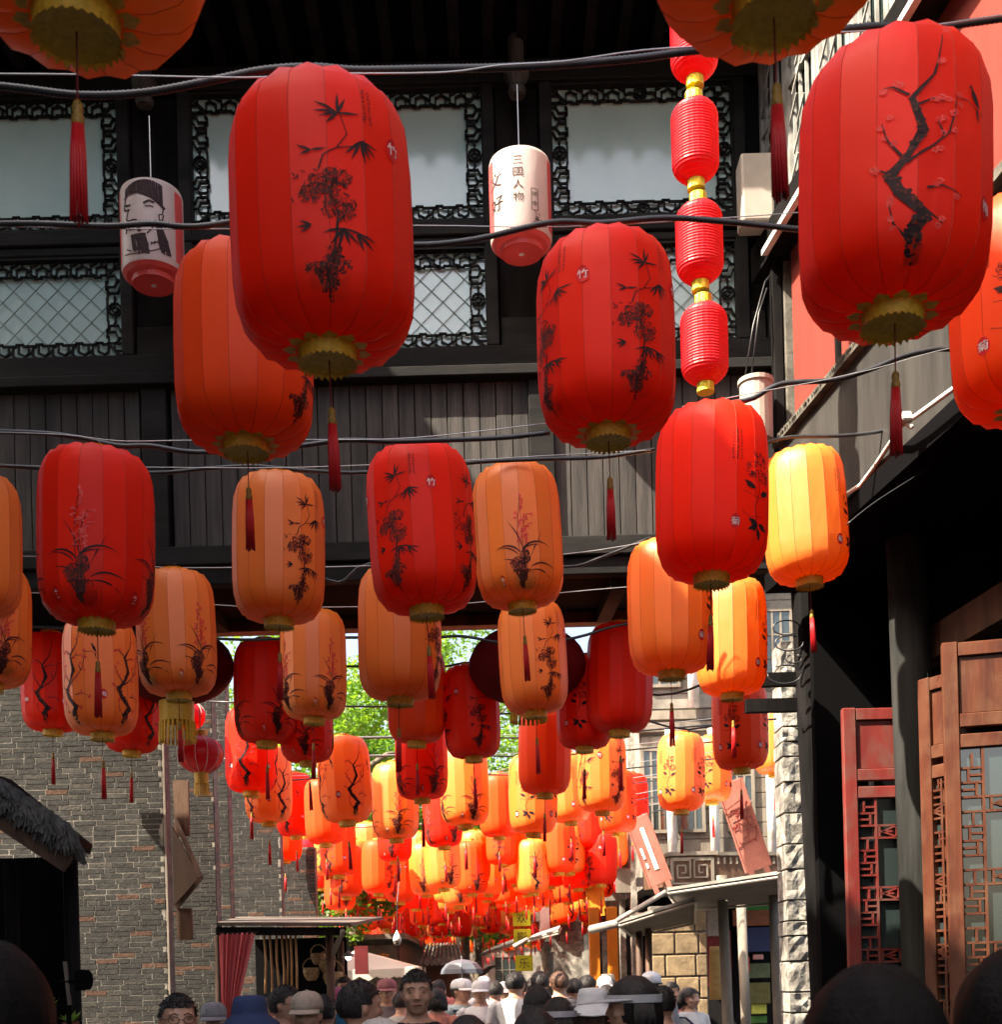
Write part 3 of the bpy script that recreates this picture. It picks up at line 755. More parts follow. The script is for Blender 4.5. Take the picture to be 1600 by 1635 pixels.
for r_ in range(8):
    x = -0.2 * (r_ % 2)
    while x < 0.85:
        w = 0.36 + 0.1 * ((r_ * 3 + int(x * 10)) % 3) * 0.5; a, b = max(x, 0), min(x + w, 0.85)
        if b - a > 0.06: bevel(MB().box(a + 0.012, b - 0.012, -0.02 - rnd.uniform(0, 0.012), 0.02, r_ * 0.335 + 0.012, r_ * 0.335 + 0.323).build('stone_block', tan, sw), 0.012)
        x += w
shop = tag(empty('shop_display', (4.1, 20.9, 0)), 'dim shop display with blue, red and green boxes behind the awning posts', 'shop display')
for (px, py, w, h, c, nm) in ((1148, 1530, 40, 90, (0.20, 0.01, 0.012), 'red_panel'), (1140, 1470, 22, 50, (0.32, 0.28, 0.24), 'pale_panel'), (1210, 1500, 60, 40, (0.02, 0.03, 0.10), 'blue_box'), (1205, 1465, 70, 26, (0.28, 0.09, 0.04), 'brown_board'),
                               (1208, 1446, 66, 14, (0.03, 0.25, 0.05), 'green_garland'), (1210, 1550, 40, 24, (0.10, 0.13, 0.06), 'olive_board'), (1210, 1586, 40, 34, (0.12, 0.11, 0.03), 'olive_board'), (1193, 1540, 8, 26, (0.6, 0.06, 0.02), 'red_tag'), (1211, 1528, 16, 8, (0.5, 0.25, 0.22), 'pink_box'), (1212, 1610, 24, 18, (0.5, 0.5, 0.08), 'yellow_flowers'), (1210, 1628, 30, 12, (0.06, 0.18, 0.03), 'green_plants')):
    p = P(px, py, 20.7 + rnd.uniform(0, 0.3)); s = 20.7 / F; c = tuple(k_ * 0.6 for k_ in c)  # box colours scaled down to put the dim interior into them
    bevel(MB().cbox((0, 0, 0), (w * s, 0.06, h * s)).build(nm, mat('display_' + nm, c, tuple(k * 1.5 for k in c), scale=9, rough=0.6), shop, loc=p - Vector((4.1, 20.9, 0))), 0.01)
MB().box(-1.1, 0.75, 0.35, 0.42, 0, 3.0).build('back_board', M['dark'], shop)
ap = tag(empty('hanging_apron', P(1143, 1545, 17.6)), 'tan apron hanging in the corner shop doorway', 'apron')
m_ = MB(); m_.rings([[(0.10 * cos(a) * (0.8 + 0.2 * t), 0.04 * sin(a), 0.30 - 0.75 * t) for a in [2 * pi * k / 10 for k in range(10)]] for t in (0, 0.1, 0.4, 0.8, 1.0)])
m_.build('cloth', mat('tan_cloth', (0.35, 0.2, 0.07), (0.45, 0.27, 0.1), scale=10, rough=0.85), ap, smooth=True)
MB().tube([(-0.06, 0, 0.3), (0, 0, 0.42), (0.06, 0, 0.3)], 0.008, 6).build('strap', M['cord'], ap)

# awnings
def awning(name, label, pts, th=0.03, roller=None, rr=0.05, struts=()):
    a = tag(empty(name, pts[0]), label, 'awning')
    o = Vector(pts[0]); q = [Vector(p) - o for p in pts]
    n = (q[1] - q[0]).cross(q[3] - q[0]).normalized()
    if n.z < 0: n = -n
    MB().rings([q, [p + n * th for p in q]]).build('canvas', M['awning'], a)
    MB().rings([[p + n * (th + 0.002) + (c - p) * 0.0 for p in q], [p + n * (th + 0.012) for p in q]]).build('sunlit_top', M['white'], a)  # white layer puts the sunlight on the tan canvas into its colour
    m_ = MB(); m_.bar(q[0] - Vector((0, 0.02, -0.03)), q[1] - Vector((0, 0.02, -0.03)), 0.02, 0.035); m_.build('sunlit_edge', M['offwhite'], a)  # pale strip stands for the sunlit front edge of the canvas
    for (i, j) in ((0, 1), (1, 2), (2, 3), (3, 0)): MB().tube([q[i] - n * 0.02, q[j] - n * 0.02], 0.018, 6).build('frame_tube', M['pale'], a)
    if roller: MB().tube([Vector(roller[0]) - o, Vector(roller[1]) - o], rr, 12).build('roller', M['offwhite'], a, smooth=True)
    for s in struts: MB().tube([Vector(s[0]) - o, Vector(s[1]) - o], 0.03, 8).build('strut', M['pale'], a, smooth=True)
    return a
c = Vector((0, 0, 0))
awning('shop_awning', 'tan awning with sunlit upper edge under the meander balcony', [P(1066, 1424, 15.0), P(1256, 1396, 14.2), P(1256, 1440, 17.0), P(1085, 1452, 17.5)], struts=[(P(985, 1470, 15.0), P(1064, 1424, 15.0))])
awning('shop_awning', 'lower tan awning with a white roller end beside the orange posts', [P(988, 1476, 15.8), P(1110, 1438, 15.4), P(1110, 1472, 17.6), P(1010, 1494, 18.2)], roller=(P(944, 1484, 16.2), P(988, 1474, 15.8)), rr=0.055)
awning('shop_awning', 'small grey awning sloping over a dark doorway above the walking crowd', [P(842, 1502, 24.0), P(892, 1489, 23.0), P(896, 1480, 25.5), P(858, 1493, 26.5)], roller=(P(820, 1512, 24), P(843, 1500, 24)), rr=0.05)
awning('shop_awning', 'white awning far down the street beside the yellow-green signs', [P(768, 1525, 31.0), P(820, 1508, 30.0), P(826, 1500, 33), P(790, 1512, 34)])

# leaning sign boards
def tilt_board(name, label, px, py, d, L, w, ang, mt, extra=None, cat='sign board'):
    b = tag(empty(name, P(px, py, d)), label, cat)
    b.rotation_euler = (0, radians(ang), radians(-12))
    bevel(MB().cbox((0, 0, 0), (w, 0.05, L)).build('board', M[mt], b), 0.012)
    for s in (-1, 1): bevel(MB().cbox((s * (w / 2 - 0.012), -0.032, 0), (0.024, 0.014, L)).build('edge_moulding', M[mt], b), 0.004)
    for s in (-0.28, 0.28): MB().cbox((s * w, 0.0, -L / 2 - 0.05), (0.07, 0.05, 0.12)).build('foot_tab', M[mt], b)
    if extra: extra(b)
    return b
def carve(b):
    mb = MB()
    for k in range(46):
        x, z = rnd.uniform(-0.13, 0.13), rnd.uniform(-0.28, 0.25)
        pts = [(x, -0.03, z)]
        a = rnd.uniform(0, 6.28)
        for i in range(3): a += rnd.uniform(-1, 1); pts.append((pts[-1][0] + cos(a) * 0.03, -0.03, pts[-1][2] + sin(a) * 0.03))
        mb.tube(pts, 0.008, 5)
    mb.build('carved_relief', M['doorred'], b)
def strips(b):
    MB().cbox((0.02, -0.035, 0.02), (0.055, 0.01, 0.62)).build('paper_strip', M['white'], b)
    MB().cbox((-0.09, -0.035, -0.02), (0.03, 0.01, 0.16)).build('paper_strip', M['white'], b)
    MB().cbox((-0.09, -0.035, -0.2), (0.03, 0.01, 0.07)).build('paper_strip', M['white'], b)
tilt_board('leaning_board', 'pink carved board leaning out above the tan awning', 1188, 1318, 16.2, 1.20, 0.36, -17, 'pinkboard', carve)
tilt_board('leaning_board', 'dull pink board with white paper strips beside the beige facade', 1036, 1358, 17.5, 1.0, 0.34, -19, 'pinkboard', strips)
tilt_board('leaning_board', 'bright orange board with carved curls above the orange posts', 948, 1408, 21.0, 0.95, 0.30, -6, 'orangeboard', None)
for px, lab in ((951, 'bright orange doorway post with dark edge, nearer the grey house'), (980, 'bright orange doorway post under the roller of the lower awning')):
    p = P(px, 1570, 20.5)
    o = bevel(MB().box(-0.085, 0.085, -0.06, 0.06, 0, 2.85).build('orange_post', M['orangeboard'], loc=(p.x, p.y, 0)), 0.01); tag(o, lab, 'post')
for i, (px, d) in enumerate(((1020, 17.8), (1035, 17.6))):
    p = P(px, 1570, d)
    tag(MB().tube([(0, 0, 0), (0.03, 0, 2.6)], 0.05, 8).build('wooden_post', M['brown'], loc=(p.x, p.y, 0), smooth=True), ['thin brown post left of its twin below the lower awning', 'thin brown post right of its twin beside the tan stones'][i], 'post')
# small stone gateway corbel further along
ar = tag(empty('stone_gatehouse', P(905, 1570, 27)), 'pale stone gate pier with stepped corbels far along the right side', 'gate pier'); ar.location.z = 0
MB().box(-0.25, 0.35, 0, 0.8, 0, 2.3).build('pier', M['stone'], ar)
for k in range(5): MB().box(-0.3 - k * 0.13, 0.4, 0.05, 0.75, 2.3 + k * 0.22, 2.3 + k * 0.22 + 0.215).build('corbel_course', M['stone'], ar)
MB().box(-0.2, 0.75, 0.02, 0.8, 3.45, 4.4).build('upper_block', M['stone'], ar)
# small blank banners
for (px, py, w, h, c_, lab) in ((868, 1465, 0.22, 0.62, (0.75, 0.72, 0.72), 'white and red hanging banner beside the stone gate pier'), (766, 1520, 0.16, 1.1, (0.75, 0.2, 0.2), 'narrow pink banner hanging far down the street')):
    b = tag(empty('hanging_banner', P(px, py, 26 if px > 800 else 34)), lab, 'banner')
    m_ = MB(); m_.rings([[(-w / 2 + 0.04 * sin(t * 3), -0.006, h / 2 - h * t), (w / 2 + 0.04 * sin(t * 3), -0.006, h / 2 - h * t), (w / 2 + 0.04 * sin(t * 3), 0.006, h / 2 - h * t), (-w / 2 + 0.04 * sin(t * 3), 0.006, h / 2 - h * t)] for t in (0, .2, .4, .6, .8, 1)])
    m_.build('cloth', mat('banner_cloth', c_, rough=0.8), b)
    MB().tube([(-w / 2 - 0.03, 0, h / 2), (w / 2 + 0.03, 0, h / 2)], 0.015, 6).build('rod', M['dark'], b)
# yellow-green square signs one under another
for k, (px, py, ch, lab) in enumerate(((833, 1466, '欢', 'topmost yellow-green square sign just under the lanterns'), (834, 1496, '影', 'middle yellow-green square sign above the small grey awning'), (837, 1538, '乐', 'lowest yellow-green square sign with a black character above the crowd'))):
    b = tag(empty('hanging_sign', P(px, py, 24.5)), lab, 'sign')
    bevel(MB().cbox((0, 0, 0), (0.34, 0.03, 0.31)).build('board', M['yellowboard'], b), 0.006)
    mb = MB(); put_glyph(mb, ch, lambda u, v: (u, -0.019, v), 0, 0, 0.2); mb.build('lettering', M['ink'], b)
    MB().tube([(0, 0, 0.155), (0, 0, 0.30)], 0.006, 5).build('cord', M['cord'], b)

# ------------------------------------------------------------------ left stall with curtain, poles and hanging goods
st = tag(empty('market_stall', (-2.4, 14.2, 0)), 'dark wooden market stall with flat pale awning on the left', 'stall')
def sp_(px, py, d): return P(px, py, d) - Vector((-2.4, 14.2, 0))
q = [sp_(345, 1478, 13.6), sp_(560, 1479, 13.6), sp_(612, 1468, 16.5), sp_(380, 1468, 16.5)]
MB().rings([q, [p + Vector((0, 0, 0.035)) for p in q]]).build('awning_sheet', M['awning'], st)
m_ = MB(); m_.bar(sp_(345, 1487, 13.65), sp_(552, 1487, 13.65), 0.05, 0.09); m_.build('front_beam', M['dark'], st)
for px, d in ((350, 13.7), (528, 13.8), (545, 16.0)):
    p = sp_(px, 1570, d); MB().tube([(p.x, p.y, 0), (p.x, p.y, 2.25)], 0.045, 8).build('post', M['brown'], st, smooth=True)
m_ = MB(); m_.bar(sp_(528, 1530, 13.8), sp_(548, 1485, 13.6), 0.035, 0.05); m_.build('brace', M['beigew'], st)
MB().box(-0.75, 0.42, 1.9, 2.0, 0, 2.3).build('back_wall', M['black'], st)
MB().box(-0.7, 0.75, 0.2, 0.9, 0, 1.0).build('counter', M['dark'], st)
cu_ = tag(empty('pink_curtain', P(378, 1490, 13.5)), 'pink gathered curtain tied back at the stall corner', 'curtain')
m_ = MB(); rows = []
for i in range(15):
    t = i / 14; w = 0.195 * (1 - 0.62 * min(t / 0.75, 1)) if t < 0.75 else 0.075 + 0.0 * t
    cx = -0.0 - 0.11 * min(t / 0.75, 1)
    rows.append([(cx + (k / 24 - 0.5) * 2 * w, 0.03 * sin(k * 1.9) * (1 - 0.4 * t), -1.15 * t) for k in range(25)])
for a, b in zip(rows, rows[1:]):
    for k in range(24): m_.face(a[k], a[k + 1], b[k + 1], b[k])
m_.build('cloth', M['curtain'], cu_, smooth=False)
MB().tube([(-0.22, 0, 0.0), (0.22, 0, 0.0)], 0.012, 6).build('curtain_rod', M['dark'], cu_)
for i, px in enumerate((421, 430, 441, 449, 456, 463, 471)):
    p = P(px, 1487, 14.0); L = rnd.uniform(0.62, 0.95)
    o = MB(); o.tube([(0, 0, 0), (rnd.uniform(-0.01, 0.02), 0, -L * 0.5), (rnd.uniform(-0.01, 0.02), 0, -L)], 0.013, 7)
    tag(o.build('bamboo_pole', M['bamboo'], loc=p, smooth=True), ['first', 'second', 'third', 'fourth', 'fifth', 'sixth', 'seventh'][i] + ' hanging bamboo pole in the stall, counting from the pink curtain', 'pole', 'bamboo poles hanging in the stall')
bk = mat('wicker', (0.16, 0.09, 0.04), (0.38, 0.25, 0.13), scale=30, rough=0.85, bump=0.5, vary=0.2)
for i, (px, py, r, lab) in enumerate(((522, 1540, 0.10, 'tan wicker basket hanging lowest in the stall opening'), (532, 1560, 0.12, 'large wicker basket hanging near the white lamp'), (508, 1528, 0.09, 'small wicker basket hanging next to the bamboo poles'), (497, 1552, 0.10, 'round wicker basket above the beige cap'), (546, 1578, 0.10, 'brown wicker basket just above the pink cap'))):
    b = tag(empty('wicker_basket', P(px, py, 14.6)), lab, 'basket', 'wicker baskets in the stall')
    MB().lathe([(r * 0.5, -r), (r * 0.8, -r * 0.6), (r, 0), (r * 0.95, r * 0.5), (r * 0.9, r * 0.5), (r * 0.9, 0), (r * 0.45, -r * 0.9)], 12, caps=True).build('bowl', bk, b)
    MB().tube([(r * cos(a), 0, r * 0.5 + r * 1.1 * sin(a)) for a in [pi * k / 8 for k in range(9)]], 0.008, 5).build('handle', bk, b)
lp = tag(empty('lamp', P(556, 1528, 14.3)), 'round white lamp glowing in the stall', 'lamp')
lm = bpy.data.materials.new('lit_bulb'); lm.use_nodes = True
lm.node_tree.nodes['Principled BSDF'].inputs['Emission Color'].default_value = (1, 0.97, 0.9, 1); lm.node_tree.nodes['Principled BSDF'].inputs['Emission Strength'].default_value = 2.5
MB().ellipsoid((0, 0, 0), (0.034, 0.034, 0.038), 14, 10).build('bulb', lm, lp, smooth=True)
MB().tube([(0, 0, 0.06), (0, 0, 0.25)], 0.008, 6).build('cord', M['cable'], lp)
MB().lathe([(0.075, 0.0), (0.06, 0.03), (0.022, 0.055), (0.018, 0.075), (0.002, 0.08)], 16).build('reflector', M['offwhite'], lp, smooth=True)
# canvas market umbrella, red cloth, sun umbrella, dome camera
um = tag(empty('canvas_umbrella', P(606, 1570, 19.5)), 'off-white canvas market umbrella sloping behind the stall', 'umbrella'); um.location.z = 0
top = P(568, 1516, 19.5) - um.location
rim = [(0.60, -0.7, 1.92), (0.62, 0.8, 1.95), (-0.75, 0.9, 1.95), (-0.8, -0.6, 1.90)]
m_ = MB()
for a, b in zip(rim, rim[1:] + rim[:1]):
    m_.face(top, a, b)
    for i in range(5):
        t0, t1 = i / 5, (i + 1) / 5; A_ = Vector(a).lerp(Vector(b), t0); B_ = Vector(a).lerp(Vector(b), t1); C_ = (A_ + B_) / 2
        m_.face(A_, A_ - Vector((0, 0, 0.10)), C_ - Vector((0, 0, 0.17)), B_ - Vector((0, 0, 0.10)), B_)
m_.build('canopy', fabric('canvas', (0.55, 0.52, 0.46), 0.3), um)
MB().tube([(top.x, top.y, 0), (top.x, top.y, top.z)], 0.025, 8).build('pole', M['beigew'], um)
o = MB().cbox((0, 0, 0), (0.2, 0.03, 0.42)).build('red_cloth', mat('dark_red_cloth', (0.07, 0.006, 0.008), (0.11, 0.01, 0.012), rough=0.9), loc=P(577, 1533, 18.5)); tag(o, 'dark red cloth hanging between the lamp and the canvas umbrella', 'cloth')
ug = tag(empty('sun_umbrella', P(738, 1570, 17.5)), 'grey sun umbrella held up in the crowd', 'umbrella'); ug.location.z = 0
MB().lathe([(0.30, 1.80), (0.285, 1.86), (0.22, 1.94), (0.12, 1.985), (0.01, 2.0)], 8).build('canopy', mat('grey_nylon', (0.06, 0.068, 0.085), (0.09, 0.10, 0.12), scale=3, rough=0.5), ug)
MB().tube([(0, 0, 1.0), (0, 0, 2.05)], 0.008, 6).build('shaft', M['wire'], ug)
cv = tag(empty('dome_camera', P(634, 1500, 15.0)), 'white dome surveillance camera hanging under the lanterns', 'camera')
MB().lathe([(0.006, 0.11), (0.012, 0.09), (0.035, 0.05), (0.05, 0.01), (0.05, -0.03)], 16, caps=True).build('housing', M['white'], cv, smooth=True)
MB().lathe([(0.048, -0.03), (0.04, -0.055), (0.02, -0.07), (0.001, -0.073)], 16).build('dome', M['pale'], cv, smooth=True)
MB().ellipsoid((0, -0.036, -0.045), (0.013, 0.013, 0.013), 8, 6).build('lens', M['black'], cv)
o = MB(); o.tube([P(634, 1490, 15.0), P(634, 1440, 15.0), P(640, 1380, 15.2)], 0.006, 6); tag(o.build('camera_cord', M['cable']), 'black cord holding the white dome camera', 'cord')
# far left house fronts and the little tiled kiosk
fh = tag(empty('far_left_house', (-3.2, 24, 0)), 'grey house front with lettered board at the far end on the left', 'house')
MB().box(-1.8, 1.25, 0.3, 8, 0, 2.55).build('wall', M['concrete'], fh)
MB().box(-1.9, 1.4, 0.0, 8, 2.56, 2.66).build('roof', M['beigew'], fh)
MB().box(0.35, 1.2, 0.2, 0.28, 1.85, 2.45).build('name_board', M['concrete'], fh)
mb = MB(); put_glyph(mb, '恒', lambda u, v: (u, 0.196, v), 0.58, 2.18, 0.24); mb.build('lettering', M['beige'], fh)
mb = MB(); put_glyph(mb, '泰', lambda u, v: (u, 0.196, v), 0.95, 2.18, 0.24); mb.build('lettering', M['orangeboard'], fh)
for x in (-1.0, -0.2): far_window(x, 0.9, 0.5, 0.9, y=0.28, par=fh)
kk = tag(empty('tiled_kiosk', P(705, 1570, 26)), 'small kiosk with grey tiled roof at the end of the street', 'kiosk'); kk.location.z = 0
MB().box(-0.32, 0.35, 0, 1.2, 0, 2.05).build('wall', M['brown'], kk)
MB().rings([[(-0.45, -0.25, 2.05), (0.5, -0.25, 2.05), (0.5, 1.4, 2.05), (-0.45, 1.4, 2.05)], [(-0.30, 0.55, 2.5), (0.35, 0.55, 2.5), (0.35, 0.6, 2.5), (-0.30, 0.6, 2.5)]]).build('roof', M['concrete'], kk)
for i in range(10):
    x = -0.42 + i * 0.1; MB().tube([(x, -0.28, 2.06), (-0.29 + i * 0.069, 0.52, 2.52)], 0.025, 6).build('roof_tile_row', M['concrete'], kk)
# end of the street: a hazy low house row closing the view
eh = tag(empty('end_house', (0, 46, 0)), 'pale house closing the far end of the street behind the crowd', 'house')
MB().box(-9, 7, 0, 5, 0, 4.2).build('wall', M['beige'], eh)
MB().rings([[(-9.4, -0.6, 4.2), (7.4, -0.6, 4.2), (7.4, 5.6, 4.2), (-9.4, 5.6, 4.2)], [(-9, 2.4, 6.2), (7, 2.4, 6.2), (7, 2.6, 6.2), (-9, 2.6, 6.2)]]).build('roof', M['concrete'], eh)
for i in range(8): far_window(-7.4 + i * 1.9, 1.2, 0.8, 1.4, y=-0.02, par=eh)

# ------------------------------------------------------------------ trees
LEAF = {}
def tree(label, px, d, h, cz, r, n, mt, seed, sq=1.0):
    R = random.Random(seed); p = P(px, 1570, d)
    t = tag(empty('street_tree', (p.x, p.y, 0)), label, 'tree', 'trees at the far end of the street')
    tr = MB(); tr.tube([(0, 0, 0), (0.1, 0.05, h * 0.3), (-0.05, 0, h * 0.55), (0.05, 0.1, cz + r * 0.4)], [0.24, 0.19, 0.14, 0.04], 9)
    for k in range(9):
        a = R.uniform(0, 6.28); z = R.uniform(h * 0.4, cz); e = R.uniform(0.5, 0.95)
        tr.tube([(0, 0, z), (cos(a) * r * e * 0.5, sin(a) * r * e * 0.5, z + r * 0.25), (cos(a) * r * e, sin(a) * r * e, z + r * R.uniform(0.2, 0.7))], [0.09, 0.055, 0.015], 6)
    tr.build('trunk', M['bark'], t, smooth=True)
    cl = []
    for k in range(26):
        while True:
            v = Vector((R.uniform(-1, 1), R.uniform(-1, 1), R.uniform(-1, 1)))
            if 0.25 < v.length < 1: break
        cl.append((Vector((v.x * r, v.y * r, cz + v.z * r * sq)), r * R.uniform(0.20, 0.40)))
    c_ = MB()
    for k in range(n):
        c0, cr = R.choice(cl)
        while True:
            v = Vector((R.uniform(-1, 1), R.uniform(-1, 1), R.uniform(-1, 1)))
            if v.length < 1: break
        q = c0 + v.normalized() * (v.length ** 0.5) * cr
        s = R.uniform(0.04, 0.10); a = Vector((R.uniform(-1, 1), R.uniform(-1, 1), R.uniform(-0.7, 0.4))).normalized()
        b = a.cross(Vector((R.uniform(-1, 1), R.uniform(-1, 1), R.uniform(-1, 1)))).normalized()
        c_.face(q - a * s, q + b * s * 0.45, q + a * s, q - b * s * 0.45)
    c_.build('crown', M[mt], t)
tree('tall green tree behind the lanterns left of the passage centre', 560, 27, 8, 6.6, 3.0, 24000, 'leaf', 1)
tree('sparse leafy tree against the white sky behind the round lantern', 735, 34, 9.5, 8.6, 3.6, 18000, 'leaf', 2)
tree('dark green tree above the stall awning at the left', 480, 23, 4.6, 3.9, 1.7, 14000, 'leafd', 3)
tree('bright green tree behind the lanterns right of the passage centre', 870, 38, 8, 6.8, 3.2, 16000, 'leaf', 4)
tree('dense dark tree filling the gap beside the brick piers', 620, 31, 7.0, 6.0, 2.2, 16000, 'leafd', 5)
tree('small leafy tree low over the crowd near the yellow-green signs', 765, 33, 3.6, 3.5, 0.9, 3500, 'leaf', 6)
# ------------------------------------------------------------------ cloth lanterns
NP = 16                                            # sewn panels
PROF = [(0.085, 0.388), (0.150, 0.385), (0.196, 0.366), (0.226, 0.330), (0.243, 0.275), (0.250, 0.19), (0.252, 0.0), (0.250, -0.19), (0.243, -0.275), (0.226, -0.330), (0.194, -0.368), (0.145, -0.388), (0.082, -0.392)]
def prof_r(z):
    for (r0, z0), (r1, z1) in zip(PROF, PROF[1:]):
        if z1 <= z <= z0: return r1 + (r0 - r1) * ((z - z1) / (z0 - z1 + 1e-9))
    return 0.09
SEG = 2 * pi / NP
def panel_mesh(k):
    mb = MB(); cols = []
    for c in range(3):
        a = (k + c / 2) * SEG
        puff = 1.0 if c != 1 else cos(SEG / 2)
        col = []
        for r, z in PROF:
            rr = r * puff
            if c == 1:                              # panels belly out where the lantern rounds over
                rr = r * (puff + 0.035 * (1 - min(1, max(0, (0.36 - abs(z)) / 0.12))))
            col.append((rr * sin(a), -rr * cos(a), z + (0.010 if (c == 1 and abs(z) > 0.36) else 0) * (1 if z > 0 else -1)))
        cols.append(col)
    n = len(PROF)
    mb.v = cols[0] + cols[1] + cols[2]
    for c in range(2):
        for i in range(n - 1):
            mb.f.append((c * n + i, c * n + i + 1, (c + 1) * n + i + 1, (c + 1) * n + i)); mb.m.append(0)
    return mb.mesh('panel', [M['red']], smooth=True)
PANELS = [panel_mesh(k) for k in range(NP)]
def whole_mesh():
    mb = MB()
    for k in range(NP):
        me = PANELS[k]; b = len(mb.v)
        mb.v += [tuple(v.co) for v in me.vertices]
        for p in me.polygons: mb.f.append(tuple(b + i for i in p.vertices)); mb.m.append(0)
    return mb.mesh('cloth_shade', [M['red']], smooth=True)
WHOLE = whole_mesh()
OC = 0.0                                           # centre of the painting being laid down
def S(u, v, off=0.003):
    """print position u (metres round the lantern, 0 faces the camera), v (height) -> point just above the cloth"""
    u = OC + (u - OC) * 1.2; v = max(-0.372, v * 1.07 - 0.01)
    a = u / 0.25; k = math.floor(a / SEG); f = a - (k + 0.5) * SEG
    r = prof_r(v) * cos(SEG / 2) / cos(f) + off
    return (r * sin(a), -r * cos(a), v)
_p = MB()
for k in range(NP):
    _p.tube([((r + 0.0005) * sin(k * SEG), -(r + 0.0005) * cos(k * SEG), z) for r, z in PROF], 0.0009, 3, False)
PIPING = _p.mesh('seam_piping', [M['piping']])
_c = MB()
_c.lathe([(0.085, -0.388), (0.083, -0.40), (0.080, -0.44)], 28)
nz_ = 28
for k in range(nz_):                                # toothed lower trim
    a0, a1 = 2 * pi * k / nz_, 2 * pi * (k + 1) / nz_; am = (a0 + a1) / 2
    _c.face((0.080 * cos(a0), 0.080 * sin(a0), -0.44), (0.086 * cos(am), 0.086 * sin(am), -0.452), (0.080 * cos(a1), 0.080 * sin(a1), -0.44))
_c.lathe([(0.080, -0.437), (0.05, -0.43), (0.0005, -0.432)], 28)
COLLAR = _c.mesh('bottom_collar', [M['gold']])
_c = MB()
for k in range(12):                                 # cut-out gold trim round the collar
    a = 2 * pi * k / 12
    for (da, r0, r1) in ((-0.13, 0.086, 0.104), (0.13, 0.086, 0.106), (0.0, 0.09, 0.116)):
        p = []
        for (rr, dd) in ((r0, -0.07), (r1, -0.09), (r1 + 0.008, 0), (r1, 0.09), (r0, 0.07)):
            z = -0.394 - 0.004
            t = max(0.0, (rr - 0.11) / 0.09); p.append((rr * sin(a + da + dd), -rr * cos(a + da + dd), z + 0.012 * t - 0.006))
        _c.face(*p)
FLANGE = _c.mesh('gold_trim', [M['gold']])
_c = MB(); _c.lathe([(0.09, 0.384), (0.078, 0.392), (0.075, 0.42), (0.08, 0.425), (0.07, 0.422), (0.07, 0.388)], 20)
TOPRING = _c.mesh('top_collar', [M['gold']])
_c = MB(); _c.tube([(0, 0, 0.40), (0.03, 0, 0.44), (0.0, 0, 0.475), (-0.03, 0, 0.44), (0, 0, 0.40)], 0.0025, 5, False); _c.tube([(-0.08, 0, 0.415), (0, 0, 0.445), (0.08, 0, 0.415)], 0.0025, 5)
HOOK = _c.mesh('hanger', [M['wire']])
_c = MB(); _c.tube([(0, 0, -0.43), (0.0, 0, -0.60)], 0.0022, 5)
TCORD = _c.mesh('cord', [M['cord']])
_c = MB(); _c.lathe([(0.003, -0.585), (0.009, -0.592), (0.011, -0.605), (0.009, -0.615), (0.0125, -0.625), (0.0125, -0.64), (0.010, -0.645)], 10)
TKNOT = _c.mesh('knot', [M['knot']], True)
_c = MB()
for k in range(14):
    a = 2 * pi * k / 14
    _c.tube([(0.009 * cos(a), 0.009 * sin(a), -0.642), (0.0125 * cos(a + 0.1), 0.0125 * sin(a + 0.1), -0.72), (0.015 * cos(a + 0.2), 0.015 * sin(a + 0.2), -0.85 - 0.012 * ((k * 7) % 5) / 5)], [0.0032, 0.0036, 0.0030], 5)
TSKIRT = _c.mesh('skirt', [M['tassel']], True)

# ---- printed ink paintings (mesh print that follows the cloth)
def blot(mb, u, v, r, R, n=7):
    ps = [(u + r * R.uniform(0.5, 1.15) * cos(2 * pi * k / n), v + r * R.uniform(0.5, 1.15) * sin(2 * pi * k / n)) for k in range(n)]
    mb.face(*[S(*p) for p in ps])
def stroke(mb, pts, w0, w1=None, steps=4, off=0.003):
    """tapering brush line through (u, v) points"""
    w1 = w0 if w1 is None else w1; fine = []
    for (a, b) in zip(pts, pts[1:]):
        for k in range(steps): fine.append((a[0] + (b[0] - a[0]) * k / steps, a[1] + (b[1] - a[1]) * k / steps))
    fine.append(pts[-1]); n = len(fine) - 1; L_, R_ = [], []
    for i, p in enumerate(fine):
        q0, q1 = fine[max(0, i - 1)], fine[min(n, i + 1)]; dx, dy = q1[0] - q0[0], q1[1] - q0[1]; l = sqrt(dx * dx + dy * dy) + 1e-9
        w = (w0 + (w1 - w0) * i / n) / 2
        L_.append((p[0] - dy / l * w, p[1] + dx / l * w)); R_.append((p[0] + dy / l * w, p[1] - dx / l * w))
    for i in range(n): mb.face(S(*L_[i], off), S(*L_[i + 1], off), S(*R_[i + 1], off), S(*R_[i], off))
def leaf(mb, u, v, ang, L, w, bend=0.0):
    """pointed brush leaf"""
    n = 7; l, r = [], []
    for i in range(n + 1):
        t = i / n; a = ang + bend * t
        cx = u + L * t * cos(ang + bend * t * 0.5); cyy = v + L * t * sin(ang + bend * t * 0.5)
        ww = w * sin(pi * min(1, t * 0.9 + 0.08)) / 2 * (1 - 0.3 * t)
        l.append((cx - sin(a) * ww, cyy + cos(a) * ww)); r.append((cx + sin(a) * ww, cyy - cos(a) * ww))
    for i in range(n): mb.face(S(*l[i]), S(*l[i + 1]), S(*r[i + 1]), S(*r[i]))
